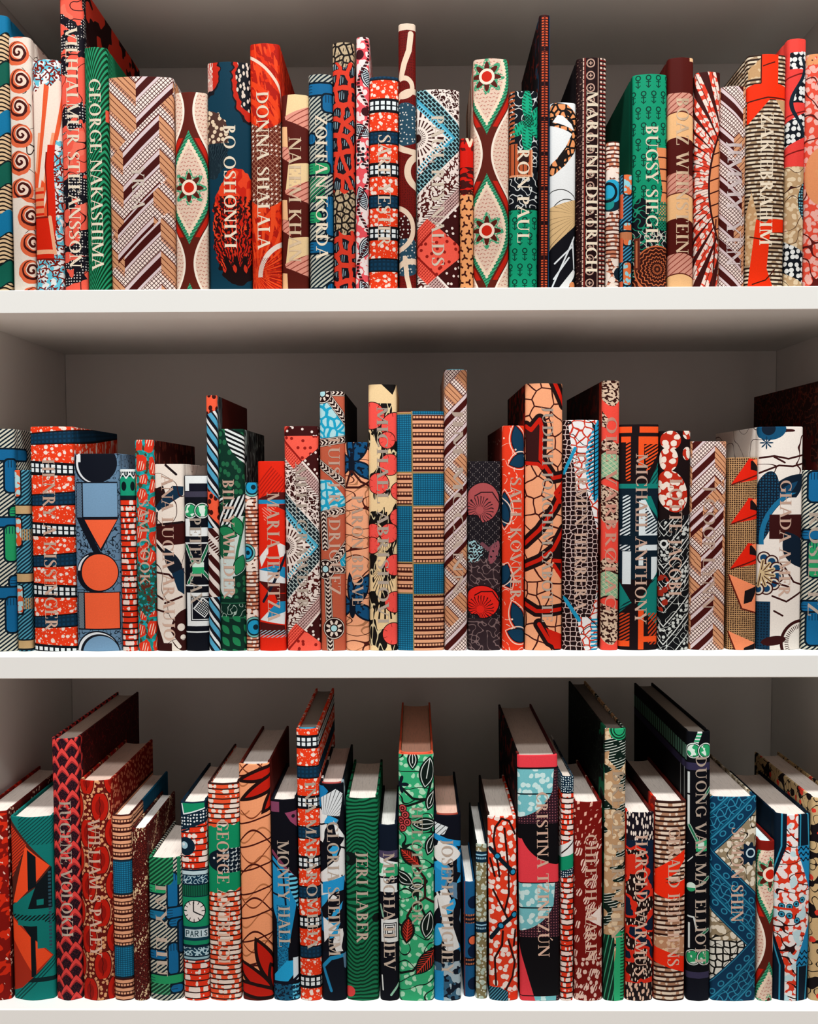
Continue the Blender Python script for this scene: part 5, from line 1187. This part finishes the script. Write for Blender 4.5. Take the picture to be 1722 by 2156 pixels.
def paper(h):
    global NT
    if h in PAPERS: return PAPERS[h]
    m, b = new_mat('paper', .85, .1); NT = m.node_tree
    t = NT.nodes.new('ShaderNodeTexCoord'); s = NT.nodes.new('ShaderNodeSeparateXYZ'); NT.links.new(t.outputs['Object'], s.inputs[0])
    CSE.clear(); x, y = X(s.outputs[0], ('x',)), X(s.outputs[1], ('y',))
    n = noise(x, y * .02, 2600., 3., 2.)
    c = C(h).on(lt(n, .40) * .35, '#8d8075'); NT.links.new(c.c, b.inputs['Base Color'])
    bp = NT.nodes.new('ShaderNodeBump'); bp.inputs['Strength'].default_value = .25; bp.inputs['Distance'].default_value = .0004
    NT.links.new(n.s, bp.inputs['Height']); NT.links.new(bp.outputs[0], b.inputs['Normal'])
    PAPERS[h] = m; return m
HB = {}
def band_mat(h):
    if h not in HB:
        m, b = new_mat('headband_cloth', .6); b.inputs['Base Color'].default_value = lin(h); HB[h] = m
    return HB[h]

# ------------------------------------------------------------------ one hardback book
def make_book(pname, X0, Y0, Z0, w, H, dep, tilt, label, group, title=None, page='#e6d8cc', head=None, bulge=None, yaw=0.):
    root = bpy.data.objects.new('book', None); COL.objects.link(root)
    root.location = (X0, Y0, Z0); root.rotation_euler = (0, tilt, yaw); root['label'] = label; root['category'] = 'book'; root['group'] = group
    hw = w / 2; r = min(.0045, w * .26); b = min(.0032, w * .075) if bulge is None else bulge
    t = min(.0026, w * .13); yj = r + b + .004
    gd = min(.0007, w * .03)
    front = lambda x: b * (abs(x) / hw) ** 2
    half = [(hw, dep), (hw, yj + .012), (hw, yj + .0075), (hw - gd * .7, yj + .0055), (hw - gd, yj + .004), (hw - gd * .7, yj + .0025), (hw, yj + .0005), (hw, b + r)]
    cx = hw - r; yc = b + r
    sl = atan2(2 * b * cx / hw / hw, 1)
    for k in range(1, 7):
        a = k / 6 * (pi / 2 - sl); x, y = cx + r * cos(a), yc - r * sin(a); half.append((x, y))
    x1, y1 = half[-1]; dy = y1 - front(x1)
    for k in range(1, 6):
        x = x1 * (1 - k / 5); half.append((x, front(x) + dy * (x / x1) if x1 else 0))
    out = [(-x, y) for x, y in half] + half[-2::-1]                   # left rear .. spine .. right rear
    n = len(out); mid = n // 2
    arcl = [0.]
    for p, q in zip(out, out[1:]): arcl.append(arcl[-1] + sqrt((p[0] - q[0]) ** 2 + (p[1] - q[1]) ** 2))
    wpx = w / U; us = [(a - arcl[mid]) / U + wpx / 2 for a in arcl]
    inn = []
    for i, (x, y) in enumerate(out):
        p, q = out[max(i - 1, 0)], out[min(i + 1, n - 1)]
        dx, dy2 = q[0] - p[0], q[1] - p[1]; l = sqrt(dx * dx + dy2 * dy2)
        inn.append((x - dy2 / l * t, y + dx / l * t))
    e = .0009
    lev = [(0, e), (e * .35, e * .3), (e * 1.2, 0), (H - e * 1.2, 0), (H - e * .35, e * .3), (H, e)]
    V, UV, Fc = [], [], []
    for z, i in lev:
        k = i / t
        for j in range(n):
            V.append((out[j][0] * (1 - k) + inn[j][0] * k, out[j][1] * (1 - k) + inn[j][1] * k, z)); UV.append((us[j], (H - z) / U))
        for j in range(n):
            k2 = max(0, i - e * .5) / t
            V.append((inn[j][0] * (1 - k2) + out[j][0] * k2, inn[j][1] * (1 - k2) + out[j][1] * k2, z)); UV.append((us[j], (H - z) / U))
    S = 2 * n
    for k in range(len(lev) - 1):
        for j in range(n - 1):
            a, c = k * S + j, (k + 1) * S + j
            Fc.append((a, a + 1, c + 1, c)); Fc.append((c + n, c + n + 1, a + n + 1, a + n))
        for j in (0, n - 1):
            a, c = k * S + j, (k + 1) * S + j
            Fc.append((a, c, c + n, a + n) if j == 0 else (c, a, a + n, c + n))
    top = (len(lev) - 1) * S
    for j in range(n - 1):
        Fc.append((top + j, top + j + 1, top + n + j + 1, top + n + j)); Fc.append((n + j, n + j + 1, j + 1, j))
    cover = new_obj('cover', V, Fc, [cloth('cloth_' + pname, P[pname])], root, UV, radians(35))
    # page block with rounded back and hollow fore-edge
    ph = hw - t - .0004; y0 = b * .6 + t + .0012; y1 = dep - .004; rec = .0032 if H > .14 else .0024
    path_ = []
    for k in range(9):
        x = -ph + 2 * ph * k / 8; path_.append((x, y0 + min(.003, ph * .3) * (x / ph) ** 4))
    for k in range(9):
        x = ph - 2 * ph * k / 8; path_.append((x, y1 - min(.005, ph * .3) * (1 - (x / ph) ** 2)))
    m = len(path_); V2 = [(x, y, rec) for x, y in path_] + [(x, y, H - rec) for x, y in path_]
    F2 = [(j, (j + 1) % m, m + (j + 1) % m, m + j) for j in range(m)]
    for k in range(8): F2.append((m + k, m + k + 1, m + 16 - k, m + 17 - k)); F2.append((k + 1, k, 17 - k, 16 - k))
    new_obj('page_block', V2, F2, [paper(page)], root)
    if head:
        hy = y0 - .0002; V3, F3 = [], []
        for k in range(9):
            x = -ph + 2 * ph * k / 8; yy = hy + min(.003, ph * .3) * (x / ph) ** 4
            for q in range(6):
                a = q * pi / 3; V3.append((x, yy + .0014 * cos(a), H - .0004 + .0016 * sin(a)))
        for k in range(8):
            for q in range(6): F3.append((k * 6 + q, k * 6 + (q + 1) % 6, k * 6 + 6 + (q + 1) % 6, k * 6 + 6 + q))
        F3 += [tuple(range(5, -1, -1)), tuple(range(48, 54))]
        new_obj('headband', V3, F3, [band_mat(head)], root, smooth=radians(70))
    if title:
        txt, u0, u1, v0, v1, col = title
        def surf(u):
            s = u * U + arcl[mid]
            for j in range(n - 1):
                if arcl[j] <= s <= arcl[j + 1]:
                    f = (s - arcl[j]) / max(arcl[j + 1] - arcl[j], 1e-9)
                    return out[j][0] * (1 - f) + out[j + 1][0] * f, out[j][1] * (1 - f) + out[j + 1][1] * f
            return u * U, 0
        V4, F4 = lettering(txt, u0, u1, v0, v1, wpx, H, surf)
        new_obj('title_lettering', V4, F4, [foil(col, .0 if col == FC else .35)], root)
    return root
FC, FS, FP = '#e6d6bd', '#c2b3a3', '#dcb9a4'
DBG = False
# ------------------------------------------------------------------ the books, left to right on each shelf
# print, spine left/right at foot, left/right at head, head height (measured on the photograph), depth, label, title, options
TOPB = [
 ('t1', -30, 23, -40, 14, 30, .17, 'blue, green and tan striped scale-print book at the far left of the top shelf', None, {}),
 ('t2', 24, 74, 15, 61, 76, .165, 'cream book with a column of dark spirals edged in orange on the top shelf', None, {}),
 ('t3', 75, 133, 62, 123, 124, .12, 'cream book with a red and orange fan and turquoise vermicelli print', None, {}),
 ('t4', 134, 184, 123, 172, -35, .20, 'tallest coral and black floral book, its head above the frame', ('VILHJALMUR STEFANSSON', 13, 38, 88, 582, FC), {}),
 ('t5', 185, 232, 175, 226, 98, .125, 'green wavy-striped book with cream lettering on the top shelf', ('GEORGE NAKASHIMA', 10, 35, 64, 458, FC), {}),
 ('t6', 233, 368, 224, 364, 160, .16, 'widest book of the top shelf in brown and cream herringbone', ('YRSA', 49, 75, 184, 274, '#dfd0c0'), {}),
 ('t7', 369, 438, 366, 434, 193, .13, 'pale ogee-print book with one red star, beside the wide herringbone book', None, {}),
 ('t8', 439, 530, 436, 525, 129, .145, 'dark teal book with red and black feather plumes', ('BO OSHONIYI', 34, 59, 128, 384, FC), {}),
 ('t9', 531, 592, 526, 591, 90, .155, 'red brush-stroke book with a brown dotted trellis band', ('DONNA SHALALA', 13, 39, 97, 422, FC), {}),
 ('t10', 593, 650, 592, 649, 198, .14, 'maroon book with cream and pink wedges beside the red brush-stroke book', ('NAEEM KHAN', 15, 41, 87, 346, '#e3c8a6'), {}),
 ('t11', 651, 702, 650, 701, 155, .14, 'blue book with hatched ground and green bars on the top shelf', ('ZOLTAN KORDA', 14, 39, 82, 380, FC), {}),
 ('t12', 703, 748, 702, 748, 88, .15, 'red book with black inked cells and two tan pebble bands', None, {}),
 ('t13', 749, 775, 749, 778, 77, .15, 'thin pink mottled book with black paisley leaves', None, {}),
 ('t14', 776, 838, 777, 839, 160, .14, 'orange batik book with navy and checked bands on the top shelf', ('SARE YESTER', 19, 45, 118, 350, '#e6cfb8'), {}),
 ('t15', 839.5, 877, 841, 877, 48, .15, 'narrow oxblood book with cream scrolls and slate patches', None, {}),
 ('t16', 878, 968, 879, 970, 187, .14, 'maroon and aqua bandana lace book with a coral corner on the top shelf', ('PAUL REYNALDS', 31, 57, 52, 364, '#dccdb8'), {}),
 ('t17', 969, 997, 969, 997, 290, .11, 'small peach book with dark forked marks under a red band', None, {}),
 ('t18', 998, 1071, 998, 1074, 122, .15, 'pale ogee-print book with two red stars', None, {}),
 ('t19', 1072, 1133, 1075, 1133, 190, .13, 'black and green palm-leaf book with an anchor-like print below', ('RON PAUL', 16, 41, 118, 312, FC), {}),
 ('t20', 1134, 1156.5, 1134, 1157.5, 30, .16, 'very thin tall dark book with columns of orange dashes', None, {}),
 ('t21', 1157.5, 1212, 1158.5, 1213, 215, .13, 'white book with black and orange butterfly wings', None, {}),
 ('t22', 1213, 1275, 1215, 1278, 120, .15, 'dark maroon book with a row of small rings and cream dashes', ('MARLENE DIETRICH', 20, 44, 68, 442, FC), {}),
 ('t23', 1276, 1304, 1279, 1307, 297, .10, 'small pinkish striped book with a bright blue ring on the top shelf', None, {}),
 ('t24', 1305, 1332, 1308, 1331, 367, .09, 'smallest navy and orange capsule-print book of the top shelf', None, {}),
 ('t25', 1333, 1407, 1334, 1406, 155, .145, 'thick bright green anchor-print book with brown bird pattern below', ('BUGSY SIEGEL', 26, 52, 104, 356, FC), {}),
 ('t26', 1408, 1461, 1408, 1463, 120, .15, 'maroon book with tan and pink hatched blocks near the right', ('BOAZ WEINSTEIN', 16, 42, 80, 402, '#e3c4a2'), {}),
 ('t27', 1462, 1514, 1465, 1518, 150, .14, 'red batik book with dark radiating slashes and an orange lens', None, {}),
 ('t28', 1515, 1569, 1519, 1574, 180, .15, 'narrow herringbone book of the top shelf leaning beside the red batik one', ('JIMMY YEN', 14, 44, 110, 370, '#dccbc8'), {}),
 ('t29', 1570, 1652, 1576, 1657, 113, .15, 'beige dashed book with bright orange-red angular shapes', ('ZAK EBRAHIM', 27, 53, 120, 390, FC), {}),
 ('t30', 1653, 1692, 1661, 1702, 80, .15, 'coral and tan book with white pebbles on black', None, {}),
 ('t31', 1693, 1745, 1703, 1756, 112, .15, 'pink and red brushed book at the far right of the top shelf', None, {}),
]
MIDB = [
 ('m1', -42, 33, -52, 26, 903, .15, 'blue and green rod-print book at the far left of the middle shelf', None, {}),
 ('m2', 34, 67, 27, 56, 990, .12, 'thin navy hatched book with tan bars and orange capsules', None, {}),
 ('m3', 70, 158, 57, 150, 898, .15, 'orange batik book with navy and checked bands on the middle shelf', ('HENRY A KISSINGER', 28, 55, 68, 436, FP), {}),
 ('m4', 160, 255, 152, 248, 955, .13, 'steel-blue book with big orange circle, triangle and square', None, {}),
 ('m5', 256, 288, 249, 280, 988, .11, 'small red brick-striped book with a teal top band', None, {}),
 ('m6', 289, 328, 280, 321, 926, .185, 'turquoise book with red inked cells on the middle shelf', ('SAM COOK', 8, 30, 125, 310, FP), {}),
 ('m7', 329, 390, 323, 385, 977, .12, 'cream book with maroon and navy abstract shapes', ('ANA LUCIA ARAUJO', 16, 41, 22, 380, FP), {}),
 ('m8', 391, 439, 386, 437, 1001, .12, 'black and white geometric book with a pair of green ovals', ('PETER LAX', 12, 37, 88, 276, FS), {}),
 ('m9', 440.5, 462, 432, 458, 832, .175, 'tall narrow book of blue and black diagonal stripes with coral spots', None, {}),
 ('m10', 463, 517, 459, 514, 903, .135, 'dark green foliage book with zebra-striped leaves', ('BILLY WILDER', 9, 34, 106, 362, FP), {}),
 ('m11', 518, 544, 513, 537, 1016, .11, 'small tan striped book with blue rings on the middle shelf', None, {}),
 ('m12', 546, 602, 538, 597, 971, .12, 'bright red book with blue and white angular shapes', ('MARIA JERITZA', 20, 46, 66, 342, FP), {}),
 ('m13', 603, 675, 595, 668, 897, .14, 'maroon bandana lace book with sunburst and two coral corners', ('AILEE GRAWDER', 24, 47, 78, 392, FS), {}),
 ('m14', 677, 727, 669, 724, 824, .21, 'terracotta book with aqua batik panels and white wheels', ('LUIS J RODRIGUEZ', 19, 43, 96, 435, FP), {}),
 ('m15', 728, 778, 725, 774, 931, .13, 'peach book with navy butterflies and brown twigs', ('PARON BROVE', 14, 38, 112, 350, '#cbae98'), {}),
 ('m16', 779, 836, 770, 833, 809, .16, 'cream book with coral apples and black leaves', ('MICHAEL ABRISHOVI', 18, 42, 46, 512, FS), {}),
 ('m17', 837, 935, 835, 936, 865, .15, 'wide basket-weave book in turquoise checks and peach stripes', None, {}),
 ('m18', 936, 984.5, 937, 985, 778, .16, 'tallest herringbone book in the middle of the middle shelf', ('JIM MCCANN', 18, 40, 80, 480, '#cdb8a8'), {'head': '#2b9ab0'}),
 ('m19', 985.5, 1055, 986, 1056, 971, .13, 'charcoal book with one pink and one red poppy', None, {}),
 ('m20', 1057, 1104, 1057, 1103, 896, .20, 'orange-red book with white stitching and navy leaves', ('SAUL KOVNER', 17, 41, 108, 372, FP), {}),
 ('m21', 1105, 1184, 1104, 1183, 807, .19, 'peach crackle book with red and black branching bands', ('JUDITH JOACHIM SABOTTE', 36, 59, 48, 508, FS), {}),
 ('m22', 1185.5, 1260, 1186, 1262, 884, .14, 'black fish-scale book with white batik and blue fern', ('CARMEN HERRERA', 24, 49, 70, 405, FP), {}),
 ('m23', 1265, 1302.5, 1267, 1304, 801, .23, 'tall narrow coral book with brown squiggles and mint patches', ('OLE VARBRØLAG', 8, 32, 75, 490, '#e3a08c'), {}),
 ('m24', 1303.5, 1386, 1305.5, 1389, 893, .13, 'black book with orange, teal and white angular brackets', ('MICHAEL ANTHONY', 33, 58, 62, 425, FP), {}),
 ('m25', 1387, 1451, 1390, 1458, 907, .13, 'black book with red-white petals above and white lace below', ('LOTTE JACOBI', 21, 48, 100, 352, FP), {}),
 ('m26', 1452.5, 1528, 1459, 1535, 929, .13, 'herringbone book between the black lace book and the orange triangles', ('J COOP LYNN', 26, 51, 92, 358, '#c8ab98'), {}),
 ('m27', 1533, 1593, 1538, 1600, 963, .11, 'tan dotted book with red and peach folded triangles', None, {}),
 ('m28', 1595, 1688, 1602, 1696, 898, .145, 'cream book with navy shapes and a jewelled flower', ('GHADA AMER', 43, 68, 112, 362, FP), {}),
 ('m30', 1690, 1738, 1698, 1746, 990, .10, 'blue rod-print book at the right edge of the middle shelf', ('ROSIE TZ', 10, 36, 85, 312, FS), {}),
 ('m29', 1740, 1800, 1749, 1810, 795, .22, 'large dark brown book at the far right of the middle shelf', None, {}),
]
BOTB = [
 ('b1', -38, 22, -48, 14, 1710, .16, 'dark red splashed book at the far left of the bottom shelf', None, {}),
 ('b2', 23, 115, 20, 105, 1722, .13, 'teal and orange folded-triangle book', None, {'bulge': .0045}),
 ('b3', 116, 171, 106, 163, 1556, .22, 'tall book of overlapping coral and black scales', ('EUGENE VOLOKH', 17, 42, 134, 434, FS), {'page': '#b9a79c', 'bulge': .004}),
 ('b4', 172, 239, 163, 232, 1645, .16, 'red petal book with tan pebbles', ('WILLIAM S PALEY', 20, 46, 82, 385, FP), {'page': '#d8b8a8', 'bulge': .004}),
 ('b5', 240, 280, 233, 274, 1717, .15, 'peach striped book with two blue checked blocks on the bottom shelf', None, {}),
 ('b6', 281, 312, 275, 308, 1745, .12, 'thin maroon speckled book with cream patches', None, {'page': '#efeae4'}),
 ('b7', 313, 385, 309, 378, 1808, .11, 'short green and blue rod-print book', ('IVY LIU', 16, 41, 55, 262, FS), {'bulge': .004}),
 ('b8', 386, 440, 376, 432, 1690, .14, 'red striped book printed with a watch dial and a city name', None, {}),
 ('b9', 441, 508, 432, 500, 1650, .15, 'red brick-striped book with a green block and dark fish', ('GEORGE ANTRILOI', 20, 46, 78, 395, FP), {}),
 ('b10', 509, 574, 498, 566, 1610, .155, 'peach book with red and black petals and thin crossing lines', None, {'page': '#cfc4bc'}),
 ('b11', 575, 631, 568, 622, 1685, .13, 'black, blue and plum angular book', ('MONTY HALL', 14, 39, 88, 322, FS), {}),
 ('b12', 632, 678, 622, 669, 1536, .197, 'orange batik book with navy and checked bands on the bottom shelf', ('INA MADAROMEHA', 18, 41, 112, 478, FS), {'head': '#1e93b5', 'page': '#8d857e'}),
 ('b13', 679, 729, 669, 724, 1652, .15, 'blue, white and black shard-print book beside the orange batik book', ('GLORIA STEINEM', 16, 41, 80, 375, FS), {'page': '#d9c3b8', 'head': '#a03a36'}),
 ('b14', 730, 798, 724, 794, 1682, .14, 'green wavy-striped book on the bottom shelf', ('JERI LABER', 22, 47, 114, 315, FS), {}),
 ('b15', 799.5, 841, 796, 836, 1738, .13, 'narrow black book with white square maze', ('MISCHA ILIEV', 9, 34, 60, 318, FS), {'page': '#dcd7d0'}),
 ('b16', 842, 913, 836, 913, 1588, .23, 'green floral vine book with red leaves and berries', ('HELOI DOCOR', 28, 51, 112, 370, '#a9a48e'), {'page': '#d9a088', 'head': '#d8502f', 'bulge': .0015}),
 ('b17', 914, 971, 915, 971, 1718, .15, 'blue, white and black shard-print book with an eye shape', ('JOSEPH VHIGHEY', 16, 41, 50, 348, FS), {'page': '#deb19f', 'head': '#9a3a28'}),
 ('b18', 976.5, 1000.5, 977, 1000, 1857, .11, 'short thin blue book with orange dashes', None, {'page': '#e8e4dd', 'back': .008}),
 ('b19', 1001.5, 1027, 1001, 1025, 1778, .13, 'thin olive batik book with navy bands', None, {'page': '#e8e4dd', 'back': .004}),
 ('b20', 1030, 1092, 1026, 1087, 1720, .14, 'red batik book with dark twigs and blue beads', None, {}),
 ('b21', 1097, 1179, 1087, 1177, 1591, .225, 'thick black book with pale blue, coral and mauve curved shapes', ('CRISTINA TZINTZÚN', 40, 64, 78, 440, FP), {'page': '#c4b3a8', 'bulge': .001, 'cap': 1}),
 ('b22', 1180, 1207.5, 1179, 1207.5, 1635, .16, 'thin red brick-striped book with a green band', None, {'page': '#d6c6b8'}),
 ('b23', 1209, 1270, 1208.5, 1269, 1690, .15, 'maroon book with pale hand-like strokes', ('CHEECH MARIN', 23, 48, 68, 348, FP), {}),
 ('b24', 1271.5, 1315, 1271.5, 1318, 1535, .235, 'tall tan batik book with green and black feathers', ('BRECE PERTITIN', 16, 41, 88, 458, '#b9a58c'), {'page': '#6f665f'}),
 ('b25', 1316, 1377, 1319, 1376, 1712, .16, 'navy and red book with dark dashed plumes', ('HAROLD VARMUS', 19, 45, 46, 356, FP), {}),
 ('b26', 1378, 1444, 1379, 1446, 1688, .16, 'brown brick-striped book with bright red bends', ('GERALD FEITHENS', 27, 53, 55, 360, FP), {}),
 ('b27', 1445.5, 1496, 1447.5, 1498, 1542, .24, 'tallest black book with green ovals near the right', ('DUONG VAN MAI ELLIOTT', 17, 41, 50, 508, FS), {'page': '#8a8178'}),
 ('b28', 1497, 1593, 1499, 1596, 1679, .165, 'wide blue vine-trellis book with pebbled diamonds', ('SIMON SHIN', 42, 68, 64, 272, FP), {'bulge': .002}),
 ('b29', 1595, 1629, 1598, 1632, 1772, .12, 'small pale ogee-print book on the bottom shelf', None, {'page': '#cfe0e0'}),
 ('b30', 1630.5, 1705, 1634, 1711, 1716, .15, 'navy and blue book with a red and white batik centre', None, {'bulge': .004}),
 ('b31', 1707, 1765, 1713, 1776, 1682, .17, 'tan and black floral book at the far right of the bottom shelf', None, {}),
]
GROUPS = ('cloth-covered books on the bottom shelf', 'cloth-covered books on the middle shelf', 'cloth-covered books on the top shelf')
for k, (tab, back) in enumerate(((BOTB, .0165), (MIDB, .027), (TOPB, .022))):
    Z = k * PITCH; rows = []
    for (pn, bl, br, tl, tr, yt, dep, lab, ti, op) in tab:
        Yb = back + op.get('back', 0)
        yb = proj((0, Yb, Z))[1]
        def foot(px):
            y = yb
            for _ in range(3):
                p = at(px, y, Yb); y = proj((p.x, Yb, Z))[1]
            return p.x
        L, R = foot(bl), foot(br); a, b = at(tl, yt, Yb), at(tr, yt, Yb); H = (a.z + b.z) / 2 - Z
        lean = ((a.x + b.x) - (L + R)) / 2 / H
        rows.append([pn, (L + R) / 2, Yb, ((R - L) + (b.x - a.x)) / 2, H, dep, lean if abs(lean) > .006 else 0., lab, ti, op])
    for _ in range(8):                                                # neighbours touch, never overlap
        for p, q in zip(rows, rows[1:]):
            for h in (0., min(p[4], q[4])):
                ov = (p[1] + p[6] * h + p[3] / 2) - (q[1] + q[6] * h - q[3] / 2) + .0002
                if ov > 0: p[3] -= ov / 2; p[1] -= ov / 4; q[3] -= ov / 2; q[1] += ov / 4
    for pn, x, Yb, w, H, dep, lean, lab, ti, op in rows:
        if DBG: print(pn, round(x, 4), 'w', round(w * 1000, 1), 'H', round(H * 1000, 1), 'lean', round(math.degrees(lean), 2))
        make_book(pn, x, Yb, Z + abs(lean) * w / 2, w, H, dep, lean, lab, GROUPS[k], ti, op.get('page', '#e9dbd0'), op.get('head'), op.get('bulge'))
